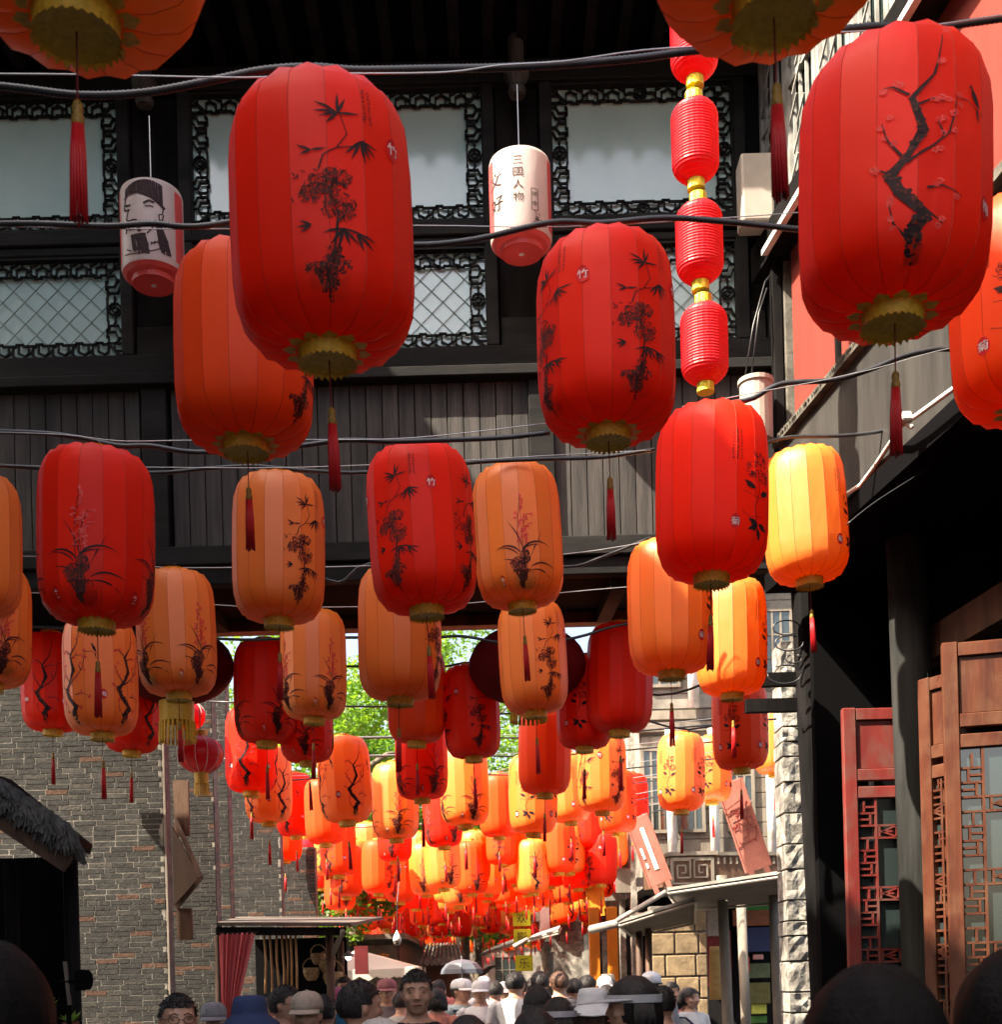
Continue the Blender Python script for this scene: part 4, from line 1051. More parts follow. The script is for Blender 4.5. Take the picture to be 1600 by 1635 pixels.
def rock(mb, u, v, ru, rv, R, dens=1.0):
    """ink-wash rock: ragged lobes filled with short dry-brush strokes, densest along one side"""
    lobes = [(u + ru * R.uniform(-0.5, 0.5), v + rv * (i / 2.0 - 1) * 0.62, ru * R.uniform(0.45, 0.75), rv * R.uniform(0.3, 0.48)) for i in range(5)]
    for k in range(int(230 * dens)):
        lu, lv, a_, b_ = R.choice(lobes); a = R.uniform(0, 6.28); t = R.random() ** 0.55
        x, y = lu + a_ * t * cos(a), lv + b_ * t * sin(a)
        side = (x - u) / ru
        mb.cm = 0 if R.random() < 0.30 + 0.25 * side else 1
        an = R.choice((1.2, 1.6, 2.0, 0.6)) + R.uniform(-0.35, 0.35); l = R.uniform(0.003, 0.011)
        stroke(mb, [(x - cos(an) * l, y - sin(an) * l), (x + cos(an) * l, y + sin(an) * l)], R.uniform(0.0016, 0.0052), 0.0008, 2)
    for k in range(int(60 * dens)):                    # dotted moss along the edge
        lu, lv, a_, b_ = R.choice(lobes); a = R.uniform(-0.6, 2.4); mb.cm = 0
        blot(mb, lu + a_ * cos(a), lv + b_ * sin(a), R.uniform(0.0012, 0.0036), R, 6)
    mb.cm = 0
def script(mb, u, v, cols, rows, s, R):
    """columns of small brush writing"""
    for c in range(cols):
        for r in range(rows):
            x, y = u - c * s * 1.3, v - r * s * 1.05
            for k in range(4):
                a = R.choice((0, 1.57, 0.7, 2.3)); l = s * R.uniform(0.2, 0.45); px, py = x + R.uniform(-0.2, 0.2) * s, y + R.uniform(-0.3, 0.3) * s
                stroke(mb, [(px - cos(a) * l, py - sin(a) * l), (px + cos(a) * l, py + sin(a) * l)], s * 0.13, s * 0.08, 1)
def seal(mb, u, v, ch):
    mb.cm = 3
    ps = [(u + 0.021 * cos(2 * pi * k / 16), v + 0.032 * sin(2 * pi * k / 16)) for k in range(16)]
    mb.face(*[S(a, b, 0.003) for a, b in ps])
    mb.cm = 4; put_glyph(mb, ch, lambda x, y: S(x, y, 0.0045), u, v, 0.034); mb.cm = 0
def d_bamboo(mb, R, o):
    def sh(ps): return [(a + o, b) for a, b in ps]
    stroke(mb, sh([(-0.02, 0.02), (-0.01, 0.06), (0.02, 0.085), (0.045, 0.13), (0.03, 0.19)]), 0.004, 0.002)
    stroke(mb, sh([(0.02, 0.085), (0.06, 0.10), (0.085, 0.125)]), 0.0035, 0.002)
    for (u, v, angs, L) in ((0.025, 0.185, (0.3, 1.25, 1.6, 2.6, 3.0, 3.5, 4.0), 0.055), (0.075, 0.118, (-0.1, -0.7, -1.1, -1.5, -1.9, -2.3), 0.055), (0.03, -0.14, (-0.3, -0.8, -1.2, -1.7, -2.2, -2.8), 0.055), (-0.04, -0.135, (3.4, 2.8, 3.9), 0.035), (0.06, -0.15, (-0.2, -0.6, -1.2), 0.05), (-0.035, 0.075, (3.6, 2.6, 0.2), 0.03)):
        for a in angs: leaf(mb, u + o, v, a + R.uniform(-0.12, 0.12), L * R.uniform(0.75, 1.15), 0.0085)
    rock(mb, 0.0 + o, -0.045, 0.058, 0.075, R, 1.5)
    mb.cm = 0
    for k in range(20): leaf(mb, -0.05 + o + R.uniform(-0.03, 0.03), -0.03 + R.uniform(-0.05, 0.05), R.uniform(0, 6.28), 0.014, 0.004)
    stroke(mb, sh([(0.02, -0.1), (0.01, -0.2), (-0.01, -0.25), (0.0, -0.33)]), 0.006, 0.003)
    rock(mb, -0.005 + o, -0.27, 0.052, 0.05, R, 1.2); rock(mb, 0.005 + o, -0.22, 0.018, 0.035, R, 0.3)
    mb.cm = 0; script(mb, 0.102 + o, 0.275, 2, 9, 0.011, R)
    seal(mb, 0.165 + o, 0.14, '竹')
def d_plum(mb, R, o):
    T = [(0.0, -0.34), (-0.008, -0.27), (0.02, -0.235), (-0.035, -0.17), (-0.055, -0.12), (-0.02, -0.07), (0.012, 0.0), (-0.012, 0.09), (0.035, 0.16)]
    W = [0.040, 0.034, 0.026, 0.024, 0.024, 0.014, 0.022, 0.012, 0.005]
    for i in range(len(T) - 1): stroke(mb, [(T[i][0] + o, T[i][1]), (T[i + 1][0] + o, T[i + 1][1])], W[i], W[i + 1], 4)
    for t, w in zip(T, W): mb.cm = 0; blot(mb, t[0] + o, t[1], w * 0.6, R, 9)
    for i in range(len(T) - 1):
        for k in range(16):
            t = R.random(); w = W[i] + (W[i + 1] - W[i]) * t
            mb.cm = 0 if R.random() < 0.6 else 1
            blot(mb, T[i][0] + (T[i + 1][0] - T[i][0]) * t + o + R.uniform(-0.6, 0.6) * w, T[i][1] + (T[i + 1][1] - T[i][1]) * t + R.uniform(-0.4, 0.4) * w, w * R.uniform(0.12, 0.34), R, 6)
    mb.cm = 0
    br = [[(-0.02, -0.09), (0.035, -0.04), (0.07, 0.0), (0.082, 0.06), (0.088, 0.10)], [(0.02, -0.16), (0.055, -0.15), (0.10, -0.17)], [(-0.03, -0.07), (-0.06, -0.02), (-0.07, 0.03)], [(0.0, 0.07), (0.03, 0.09), (0.06, 0.085)],
          [(-0.02, -0.29), (-0.05, -0.25), (-0.06, -0.2)], [(0.035, 0.16), (0.045, 0.2), (0.06, 0.29)], [(-0.05, -0.12), (-0.09, -0.09)], [(0.06, -0.01), (0.045, 0.03)], [(-0.015, 0.1), (-0.05, 0.13), (-0.07, 0.13)], [(0.02, -0.22), (0.06, -0.25)]]
    for b in br: mb.cm = 0; stroke(mb, [(a + o + R.uniform(-0.003, 0.003), c) for a, c in b], 0.007, 0.002)
    for b in br:
        for (a, c) in b[1:]:
            for k in range(2):
                mb.cm = 2; u, v = a + o + R.uniform(-0.015, 0.015), c + R.uniform(-0.015, 0.015)
                for j in range(5): blot(mb, u + 0.0055 * cos(j * 1.257), v + 0.0055 * sin(j * 1.257), 0.0042, R, 5)
    mb.cm = 0                                       # small bird on a twig
    leaf(mb, 0.132 + o, 0.15, -1.25, 0.055, 0.018, 0.2); blot(mb, 0.13 + o, 0.153, 0.007, R); leaf(mb, 0.145 + o, 0.10, -1.4, 0.04, 0.007)
    stroke(mb, [(0.085 + o, 0.105), (0.12 + o, 0.11), (0.165 + o, 0.085)], 0.003, 0.002)
    seal(mb, 0.185 + o, -0.16, '梅')
def d_orchid(mb, R, o):
    rock(mb, -0.004 + o, -0.25, 0.05, 0.105, R, 3.4); rock(mb, 0.022 + o, -0.305, 0.045, 0.055, R, 1.6)
    mb.cm = 0
    for (u, v, a, L, b, w_) in ((-0.012, -0.16, 1.9, 0.12, 2.0, 0.010), (0.0, -0.155, 1.35, 0.145, -2.2, 0.011), (0.006, -0.16, 1.7, 0.19, 0.5, 0.006), (-0.02, -0.17, 2.1, 0.10, 1.2, 0.007), (0.038, -0.235, 0.75, 0.13, -1.5, 0.010), (0.04, -0.25, 0.2, 0.12, -1.1, 0.008), (0.0, -0.15, 1.0, 0.09, -1.3, 0.007), (-0.03, -0.21, 2.4, 0.07, 0.9, 0.006)):
        leaf(mb, u + o, v, a, L, w_, b)
    for k in range(7):
        t = R.uniform(0, 1); stroke(mb, [(0.03 + 0.02 * t + o, -0.2 + 0.05 * t), (0.05 + 0.03 * t + o, -0.15 + 0.06 * t), (0.055 + 0.04 * t + o, -0.13 + 0.08 * t)], 0.0016, 0.001, 2)
    for (x0, x1, top) in ((-0.01, 0.0, 0.14), (0.01, 0.03, 0.05)):
        pts = [(x0 + o, -0.18), (x0 - 0.01 + o, -0.05), (x1 + o, top)]
        mb.cm = 0; stroke(mb, pts, 0.0022, 0.0015)
        for k in range(12):
            t = k / 11; v = -0.10 + (top + 0.10) * t; u = x0 + (x1 - x0) * t + o + R.uniform(-0.022, 0.022)
            mb.cm = 2
            for j in range(4): leaf(mb, u, v, R.uniform(0, 6.28), 0.014, 0.0075)
            mb.cm = 0; stroke(mb, [(u, v), (x0 + o, v - 0.02)], 0.0012, 0.001, 1)
    seal(mb, -0.115 + o, -0.295, '兰')
def d_chrys(mb, R, o):
    for (cu_, cv, r) in ((0.03, 0.10, 0.045), (-0.01, 0.04, 0.035), (0.055, 0.02, 0.03)):
        mb.cm = 0
        for k in range(26):
            a = R.uniform(0, 6.28); q = R.uniform(0.3, 1.0) * r
            x, y = cu_ + q * cos(a) * 0.6 + o, cv + q * sin(a) * 0.6
            stroke(mb, [(x, y), (x + 0.013 * cos(a + 0.7), y + 0.013 * sin(a + 0.7)), (x + 0.02 * cos(a - 0.3), y + 0.02 * sin(a - 0.3))], 0.0026, 0.0016, 2)
    mb.cm = 1
    for k in range(24): blot(mb, 0.035 + o + R.gauss(0, 0.022), 0.085 + R.gauss(0, 0.025), R.uniform(0.002, 0.006), R)
    mb.cm = 0
    stroke(mb, [(0.02 + o, 0.05), (0.03 + o, -0.05), (0.0 + o, -0.13), (0.02 + o, -0.2)], 0.003, 0.003)
    stroke(mb, [(-0.05 + o, -0.06), (0.0 + o, -0.075), (0.06 + o, -0.07)], 0.0022, 0.0015)
    stroke(mb, [(-0.06 + o, -0.15), (-0.02 + o, -0.17), (0.05 + o, -0.155)], 0.0022, 0.0015)
    for (u, v, a) in ((0.02, -0.2, 3.6), (0.02, -0.2, 2.7), (0.03, -0.19, -0.4), (0.02, -0.21, -1.2), (0.04, -0.06, 0.5), (0.0, -0.04, 2.6)):
        leaf(mb, u + o, v, a, 0.055, 0.026); leaf(mb, u + o, v, a + 0.35, 0.04, 0.014)
    script(mb, -0.06 + o, 0.20, 3, 10, 0.013, R)
    seal(mb, -0.085 + o, -0.20, '菊')
PAINT = {}
INKS = [M['ink'], M['inkw'], M['blossom'], M['seal'], M['sealw']]
for nm, fn in (('B', d_bamboo), ('P', d_plum), ('L', d_orchid), ('C', d_chrys)):
    mb = MB(); R = random.Random(ord(nm))
    for k in range(4): mb.cm = 0; OC = k * pi / 2 * 0.25; fn(mb, R, OC)
    OC = 0.0
    PAINT[nm] = mb.mesh('ink_painting', INKS)
    # coarse version for the small far lanterns: one painting on the front
    mb = MB(); R = random.Random(ord(nm)); fn(mb, R, 0.0); PAINT[nm + 's'] = mb.mesh('ink_painting', INKS)

def lantern(px, py, w, colr, des, phi, label, group=None, sc=None, roll=None, fine=None):
    """one lantern whose cloth is w photo pixels wide; phi turns the painting (degrees, + to the right)"""
    d = 1000.0 / w
    if 200 < w < 380: py += 26 if w > 290 else 15
    dm = DEEP.get((px, w), 1.0); d *= dm; sc = dm if dm != 1.0 else sc
    c = P(px, py, d)
    L = tag(empty('cloth_lantern', c), label, 'lantern', group)
    L.rotation_euler = (rnd.uniform(-0.03, 0.03), rnd.uniform(-0.04, 0.04) if roll is None else roll, 0)
    s = 1.0 if sc is None else sc
    L.scale = (s, s, s * (0.84 if w > 200 else 0.92 if w > 150 else 0.96 if w > 120 else 1.0))
    mt = M[{'R': 'red', 'O': 'orange', 'X': 'redorange'}[colr]]
    fine = w >= 60 if fine is None else fine
    ph = radians(phi) + rnd.uniform(-0.02, 0.02); body_rot = (0, 0, ph)
    if fine:
        for k in range(NP): link('panel', PANELS[k], L, mt, None, body_rot)
        if w >= 95: link('seam_piping', PIPING, L, None, None, body_rot)
        if w > 200: link('gold_trim', FLANGE, L, None, None, body_rot)
    else:
        link('cloth_shade', WHOLE, L, mt, None, body_rot)
    if des: link('ink_painting', PAINT[des] if fine or len(des) > 1 else PAINT[des + 's'], L, None, None, body_rot)
    link('bottom_collar', COLLAR, L); link('top_collar', TOPRING, L)
    if w >= 60: link('hanger', HOOK, L)
    t = empty('tassel', (0, 0, 0), parent=L)
    t.rotation_euler = (rnd.uniform(-0.015, 0.015), rnd.uniform(-0.015, 0.015), rnd.uniform(0, 3))
    link('cord', TCORD, t); link('knot', TKNOT, t); link('skirt', TSKIRT, t)
    return L

# lanterns that hang inside the gate passage: a little farther off and larger than the rest
DEEP = {(82, 95): 1.02, (210, 90): 0.98, (424, 100): 1.07, (990, 105): 1.10, (934, 90): 0.97, (665, 93): 1.0, (753, 90): 0.97, (488, 85): 0.93}
G1 = 'painted cloth lanterns strung over the street'
LANTERNS = [
 (118, -258, 420, 'O', '', 0, 'orange lantern cut off by the top left corner, only its gold bottom and tassel showing'),
 (1225, -262, 400, 'O', '', 0, 'orange lantern cut off by the top edge, its gold bottom beside the small lantern chain'),
 (515, 350, 288, 'R', 'Bs', 10, 'largest red lantern left of centre, painted with bamboo and rock'),
 (1427, 280, 296, 'R', 'Ps', -4, 'large red lantern at upper right painted with a dark plum branch and bird'),
 (390, 548, 219, 'X', 'Bs', 66, 'plain faced red-orange lantern half behind the largest red lantern'),
 (968, 530, 219, 'R', 'B', 22, 'red bamboo lantern in front of the right window, below the printed white lantern'),
 (1640, 482, 236, 'X', 'C', -34, 'sunlit red lantern cut off by the right edge of the photo'),
 (154, 860, 180, 'R', 'L', 2, 'red lantern at the left with dark orchid rock painting, in front of the planks'),
 (445, 877, 146, 'O', 'Bs', 38, 'orange bamboo lantern directly below the red-orange lantern'),
 (673, 848, 170, 'R', 'B', -30, 'bright red lantern in the middle before the dark plank wall'),
 (827, 858, 140, 'O', 'Ls', 3, 'orange lantern with red orchid flowers touching the bright red middle lantern'),
 (1137, 790, 177, 'R', 'Cs', 38, 'red lantern hanging right under the chain of small lanterns'),
 (1286, 825, 132, 'O', 'Cs', 60, 'yellow-white sunlit orange lantern under the grey fascia'),
 (-41, 870, 142, 'O', '', 0, 'orange lantern at the left edge above another, only a sliver showing'),
 (-15, 1000, 122, 'O', 'L', 40, 'lower orange lantern at the left edge with a dark blot of paint'),
 (1070, 970, 134, 'O', 'Cs', 62, 'amber lantern left of and below the red chain lantern, its top catching the sun'),
 (1168, 1018, 112, 'O', 'Cs', 60, 'sunlit amber lantern tucked below the red lantern on the right'),
 (281, 1012, 125, 'O', 'L', -40, 'orange lantern with two dark orchid rocks, right of the red orchid lantern'),
 (160, 1080, 115, 'O', 'P', 60, 'amber plum lantern hanging below the red orchid lantern'),
 (82, 1090, 95, 'R', 'P', 5, 'very dark red lantern in the gate shadow at the far left'),
 (210, 1128, 90, 'R', 'P', -30, 'dark red plum lantern low in front of the broad brick wall'),
 (638, 1013, 133, 'O', 'Bs', 64, 'orange lantern directly under the bright red middle lantern'),
 (851, 1050, 108, 'O', 'Bs', 25, 'orange bamboo lantern in front of the big round maroon lantern'),
 (500, 1062, 106, 'O', 'L', -50, 'amber lantern with dark orchid at its left edge, below the orange bamboo lantern'),
 (424, 1105, 100, 'R', 'L', -55, 'dark red lantern partly behind the amber orchid lantern'),
 (990, 1083, 105, 'R', '', 0, 'unpainted dark maroon-red lantern in the gate shadow right of the middle'),
 (934, 1122, 90, 'R', 'C', -20, 'dark red lantern behind the unpainted maroon-red one'),
 (665, 1110, 93, 'X', '', 0, 'dark orange lantern hidden behind the orange lantern under the middle one'),
 (753, 1137, 90, 'R', 'B', 15, 'red bamboo lantern left of the big round maroon lantern'),
 (870, 1200, 84, 'X', '', 0, 'plain red-orange lantern below the orange bamboo one'),
 (1182, 1157, 88, 'X', 'C', 55, 'red-orange lantern between amber ones beside the dark post on the right'),
 (401, 1198, 83, 'R', 'P', 0, 'red lantern with a plum branch just above the brick piers'),
 (488, 1148, 85, 'R', 'L', 5, 'dark red orchid lantern seen below the amber one'),
 (550, 1245, 84, 'O', 'P', 30, 'yellow-lit orange lantern with plum branch, left of the far cluster'),
 (673, 1208, 84, 'R', 'L', 35, 'deep red orchid lantern hanging in front of yellow-lit ones'),
 (741, 1255, 78, 'O', 'L', 25, 'orange orchid lantern with a white sunlit stripe in the middle'),
 (631, 1279, 75, 'O', 'L', 12, 'yellow-lit orchid lantern between the plum and deep red lanterns'),
 (1088, 1233, 76, 'O', 'C', 45, 'amber lantern with a white sunlit stripe by the beige house, left of its twin'),
 (1136, 1228, 64, 'O', 'C', -30, 'amber lantern by the beige house, right of its twin'),
 (1236, 1183, 65, 'O', '', 0, 'orange lantern partly hidden next to the dark post and stone pier'),
 (961, 1233, 78, 'O', 'B', 35, 'sunlit orange bamboo lantern at the right of the far cluster'),
 (851, 1268, 78, 'O', 'C', 70, 'white and yellow sunlit lantern under the plain red-orange one'),
 (428, 1253, 75, 'O', 'P', 50, 'orange plum lantern just below the red plum lantern by the brick piers'),
 (470, 1285, 62, 'R', 'P', -20, 'red lantern above the small round lantern near the brick piers'),
 (796, 1286, 62, 'X', '', 0, 'red-orange lantern with yellow stripe between two sunlit ones'),
 (908, 1258, 68, 'O', 'C', 30, 'orange lantern with dark flowers left of the sunlit bamboo one'),
 (518, 1296, 64, 'X', '', 0, 'plain red-orange lantern beneath the yellow-lit plum lantern'),
 (985, 1280, 62, 'X', 'C', 50, 'red-orange lantern behind the sunlit bamboo one'),
 (1008, 1280, 55, 'R', 'C', 60, 'bright red lantern at the right edge of the far cluster'),
 (706, 1302, 62, 'R', 'L', 40, 'red and white lit lantern under the deep red orchid lantern'),
 (540, 1352, 57, 'X', 'P', -25, 'red-orange plum lantern low at the left of the far cluster'),
 (588, 1354, 50, 'O', '', 0, 'plain yellow-lit lantern low at the left of the far cluster'),
 (630, 1330, 56, 'R', 'L', -5, 'red orchid lantern low beneath the yellow-lit orchid one'),
 (706, 1372, 58, 'O', 'L', 30, 'orange lantern with white stripe low in the middle of the far cluster'),
 (757, 1369, 52, 'O', 'C', 10, 'small sunlit lantern with dark flowers below the orange orchid one'),
 (806, 1336, 52, 'R', 'C', -10, 'small red lantern under the red-orange striped one'),
 (866, 1308, 52, 'R', 'C', 40, 'small red lantern under the white and yellow sunlit one'),
 (850, 1360, 52, 'O', 'C', 20, 'small yellow-white lantern in the right half of the far cluster'),
 (908, 1352, 52, 'O', 'C', 10, 'small yellow lantern with red writing at the right of the far cluster'),
 (940, 1312, 52, 'R', 'C', -40, 'small red lantern with pale stripe beneath the sunlit bamboo one'),
 (978, 1345, 48, 'O', '', 0, 'small amber lantern hanging lowest at the right of the far cluster'),
 (455, 1330, 55, 'X', '', 0, 'small red-orange lantern low beside the brick piers at the left'),
]
for row in LANTERNS:
    lantern(*row, group=G1)
# further rows down the street: small, packed, nothing tells them apart
RR = random.Random(5)
d = 19.0; kk_ = 0
while d < 46:
    n = 10
    for i in range(n):
        pxl, pxr = 498 + (d - 19) * 1.5, 985 - (d - 19) * 4.0
        px = pxl + (pxr - pxl) * (i + 0.5) / n + RR.uniform(-20, 20)
        h = 2.02 - 0.013 * (d - 19) + RR.uniform(-0.34, 0.22)
        py = PY0 - h / d * F - RS * (px - PX0)
        colr = RR.choice('OOOXXXRR'); des = RR.choice(('C', 'L', 'P', 'B', ''))
        where = ('first', 'second', 'third', 'fourth', 'fifth', 'sixth', 'seventh', 'eighth', 'ninth', 'last')[i] + ' from the left'; row_ = ('nearest', 'second', 'third', 'fourth', 'fifth', 'sixth', 'seventh', 'eighth', 'ninth', 'tenth', 'eleventh', 'twelfth', 'thirteenth', 'fourteenth', 'fifteenth', 'sixteenth', 'seventeenth', 'eighteenth', 'nineteenth', 'twentieth', 'last but one', 'last')[kk_ // 10]; near = 'upper' if d < 27 else 'middle' if d < 36 else 'lowest'
        lantern(px, py, 1000 / (d + RR.uniform(-0.6, 0.6)), colr, des, RR.uniform(-60, 60), 'tiny %s lantern%s, %s in the %s distant row' % ({'O': 'orange', 'X': 'red-orange', 'R': 'red'}[colr], {'C': ' with leafy flowers', 'L': ' with orchid', 'P': ' with plum branch', 'B': ' with bamboo', '': ' without painting'}[des], where, row_), group={'O': 'distant orange lanterns', 'X': 'distant red-orange lanterns', 'R': 'distant red lanterns'}[colr])
        kk_ += 1
    d += 1.4

# ------------------------------------------------------------------ round lanterns
def round_lantern(px, py, d, r, sq, label, mt, ribs, wires, collar_h, group):
    o = tag(empty('round_lantern', P(px, py, d)), label, 'lantern', group)
    n = 48; prof = [(-pi / 2 + 0.22 + (pi - 0.44) * i / 14) for i in range(15)]
    mb = MB()
    mb.rings([[(r * cos(a) * (1 - 0.03 * abs(sin(ribs * t / 2))) * cos(t), r * cos(a) * (1 - 0.03 * abs(sin(ribs * t / 2))) * sin(t), r * sq * sin(a)) for t in [2 * pi * k / n for k in range(n)]] for a in prof], False)
    mb.build('globe', mt, o, smooth=True)
    rr = r * 0.30
    MB().lathe([(rr, -r * sq * 0.95), (rr * 0.98, -r * sq * 0.95 - collar_h), (rr * 0.9, -r * sq * 0.95 - collar_h), (rr * 0.9, -r * sq * 0.96)], 20).build('bottom_collar', M['gold'], o)
    MB().lathe([(rr, r * sq * 0.95), (rr * 0.98, r * sq * 0.95 + collar_h * 0.5), (rr * 0.9, r * sq * 0.95 + collar_h * 0.5), (rr * 0.9, r * sq * 0.95)], 20).build('top_collar', M['gold'], o)
    fr = MB()
    for k in range(24):
        a = 2 * pi * k / 24; fr.tube([(rr * 0.95 * cos(a), rr * 0.95 * sin(a), -r * sq * 0.95 - collar_h), (rr * cos(a), rr * sin(a), -r * sq * 0.95 - collar_h * 2.0)], 0.006 * r / 0.25, 4)
    fr.build('fringe', M['gold'], o)
    if wires:
        w = MB()
        for k in range(ribs):
            t = 2 * pi * k / ribs; w.tube([(1.01 * r * cos(a) * cos(t), 1.01 * r * cos(a) * sin(t), 1.01 * r * sq * sin(a)) for a in prof], 0.0025, 4, False)
        w.build('ribs', M['tie'], o)
    MB().tube([(0, 0, r * sq), (0, 0, r * sq + 0.25)], 0.004, 5).build('cord', M['cable'], o)
    return o
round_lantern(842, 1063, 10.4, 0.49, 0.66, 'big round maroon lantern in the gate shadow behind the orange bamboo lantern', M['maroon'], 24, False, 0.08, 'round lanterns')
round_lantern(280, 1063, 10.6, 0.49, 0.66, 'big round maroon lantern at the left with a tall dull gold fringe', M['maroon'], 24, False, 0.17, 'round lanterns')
round_lantern(320, 1205, 11.3, 0.21, 0.82, 'bright red round lantern with white ribs and gold bottom beside the brick wall', M['ballred'], 12, True, 0.10, 'round lanterns')
round_lantern(302, 1143, 11.8, 0.15, 0.9, 'small red round lantern just above the bright red ribbed one', M['ballred'], 12, True, 0.05, 'round lanterns')
round_lantern(484, 1354, 20.0, 0.17, 0.85, 'small crimson round lantern low at the left of the far cluster', M['ballred'], 12, False, 0.10, 'round lanterns')

# ------------------------------------------------------------------ vertical chain of small ribbed lanterns
rib_m = M['ballred']
names = ['topmost', 'second', 'third', 'lowest']
for i, (px, py) in enumerate(((1108, 62), (1110, 226), (1117, 388), (1125, 550))):
    o = tag(empty('ribbed_lantern', P(px, py, 7.4)), names[i] + ' small ribbed red lantern in the vertical chain', 'lantern', 'chain of small ribbed lanterns')
    prof = []
    for k in range(57):
        t = k / 56; z = 0.235 - 0.47 * t
        e = abs(2 * t - 1); r = 0.138 * (1 - max(0, (e - 0.55) / 0.45) ** 2.2 * 0.62)
        prof.append((r * (1 + (0.014 if k % 2 else -0.014)), z))
    mb = MB(); mb.lathe(prof, 28); mb.build('ribbed_shade', rib_m, o, smooth=False)
    for s in (1, -1): MB().lathe([(0.056, s * 0.228), (0.052, s * 0.236), (0.052, s * 0.285), (0.0, s * 0.286)], 16).build('gold_cap', M['goldfoil'], o)
    MB().tube([(0, 0, 0.28), (0, 0, 0.32)], 0.006, 5).build('link_cord', M['cord'], o)

# ------------------------------------------------------------------ two printed white paper lanterns on the columns
def paper_lantern(px, py, d, label, draw):
    o = tag(empty('paper_lantern', P(px, py, d)), label, 'lantern', 'printed white paper lanterns')
    o.scale = (1.0, 1.0, 0.84)
    MB().lathe([(0.10, 0.405), (0.145, 0.40), (0.148, 0.375), (0.215, 0.36), (0.222, 0.33), (0.222, -0.30), (0.216, -0.33)], 40).build('paper_shade', M['paperlamp'], o, smooth=True)
    MB().lathe([(0.216, -0.331), (0.19, -0.36), (0.155, -0.37), (0.15, -0.41), (0.02, -0.412)], 32).build('red_base', M['paperred'], o)
    for s in (-1, 1):
        mb = MB()
        for i in range(10):
            z0, z1 = -0.29 + i * 0.06, -0.29 + (i + 1) * 0.06
            a0, a1 = s * 1.05, s * 1.5
            for j in range(4):
                b0, b1 = a0 + (a1 - a0) * j / 4, a0 + (a1 - a0) * (j + 1) / 4
                mb.face(*[(0.2235 * sin(b), -0.2235 * cos(b), z) for b, z in ((b0, z0), (b1, z0), (b1, z1), (b0, z1))])
        mb.build('red_border', M['paperred'], o, smooth=True)
    for nm, fn in draw: mb = MB(); fn(mb); mb.build(nm, M['ink'], o)
    MB().tube([(0, 0, 0.40), (0, 0, 1.05)], 0.004, 5).build('cord', M['wire'], o)
def cyl(u, v): a = u / 0.225; return (0.2255 * sin(a), -0.2255 * cos(a), v)
def ln(mb, pts, w=0.006):
    w *= LNW
    for (a, b) in zip(pts, pts[1:]):
        n = 3
        for k in range(n):
            p = (a[0] + (b[0] - a[0]) * k / n, a[1] + (b[1] - a[1]) * k / n); q = (a[0] + (b[0] - a[0]) * (k + 1) / n, a[1] + (b[1] - a[1]) * (k + 1) / n)
            dx, dy = q[0] - p[0], q[1] - p[1]; l = sqrt(dx * dx + dy * dy) + 1e-9; nx, ny = -dy / l * w / 2, dx / l * w / 2
            mb.face(cyl(p[0] + nx, p[1] + ny), cyl(q[0] + nx, q[1] + ny), cyl(q[0] - nx, q[1] - ny), cyl(p[0] - nx, p[1] - ny))
LNW = 1.0
def draw_face(mb):
    global LNW
    LNW = 1.45
    R = random.Random(4)
    # soft cap of dense brush lines
    for k in range(46):
        t = k / 45; x = -0.14 + 0.27 * t; top = 0.335 - 0.9 * (x - 0.01) ** 2 * 2.4; bot = 0.235 - 0.16 * max(0, t - 0.3) + 0.02 * sin(t * 3)
        ln(mb, [(x + R.uniform(-0.003, 0.003), top), (x + 0.012 * (t - 0.5) + R.uniform(-0.004, 0.004), bot)], 0.0062)
    ln(mb, [(-0.16, 0.20), (-0.13, 0.235), (-0.04, 0.235), (0.06, 0.19), (0.15, 0.11)], 0.016)
    ln(mb, [(-0.15, 0.215), (-0.165, 0.12), (-0.14, 0.10)], 0.010); ln(mb, [(-0.15, 0.15), (-0.12, 0.135), (-0.10, 0.14)], 0.012)
    ln(mb, [(0.0, 0.135), (0.04, 0.16), (0.075, 0.145)], 0.012); ln(mb, [(0.01, 0.11), (0.05, 0.115), (0.07, 0.105)], 0.007); ln(mb, [(-0.15, 0.105), (-0.11, 0.105)], 0.007)
    ln(mb, [(-0.12, 0.10), (-0.145, 0.03), (-0.12, 0.005), (-0.08, 0.01), (-0.05, 0.0)], 0.008)
    ln(mb, [(-0.14, -0.04), (-0.10, -0.025), (-0.05, -0.03), (-0.03, -0.10)], 0.020); ln(mb, [(-0.14, -0.04), (-0.15, -0.09)], 0.012); ln(mb, [(-0.12, -0.07), (-0.07, -0.07)], 0.007)
    for k in range(26):                               # beard
        x = -0.10 + k * 0.0042; ln(mb, [(x, -0.115), (x + 0.018 + R.uniform(-0.008, 0.008), -0.20 - R.uniform(0, 0.05)), (x + 0.03, -0.24 - R.uniform(0, 0.05))], 0.008)
    for k in range(14): ln(mb, [(0.085 + k * 0.003, -0.05), (0.10 + k * 0.005, -0.16), (0.11 + k * 0.006, -0.24 - R.uniform(0, 0.04))], 0.007)
    ln(mb, [(0.14, 0.12), (0.13, 0.06), (0.105, 0.05), (0.11, 0.0), (0.13, 0.01), (0.14, 0.06)], 0.006); ln(mb, [(0.08, 0.0), (0.06, -0.07), (0.02, -0.12)], 0.007)
    ln(mb, [(-0.17, -0.26), (-0.05, -0.28), (0.06, -0.26), (0.17, -0.20)], 0.006); ln(mb, [(-0.15, -0.22), (-0.10, -0.25)], 0.006); ln(mb, [(0.05, -0.20), (0.17, -0.15)], 0.006)
    for k in range(6): ln(mb, [(0.02 + k * 0.025, -0.225 + 0.01 * k), (0.03 + k * 0.025, -0.20 + 0.01 * k), (0.015 + k * 0.025, -0.205 + 0.01 * k)], 0.004)
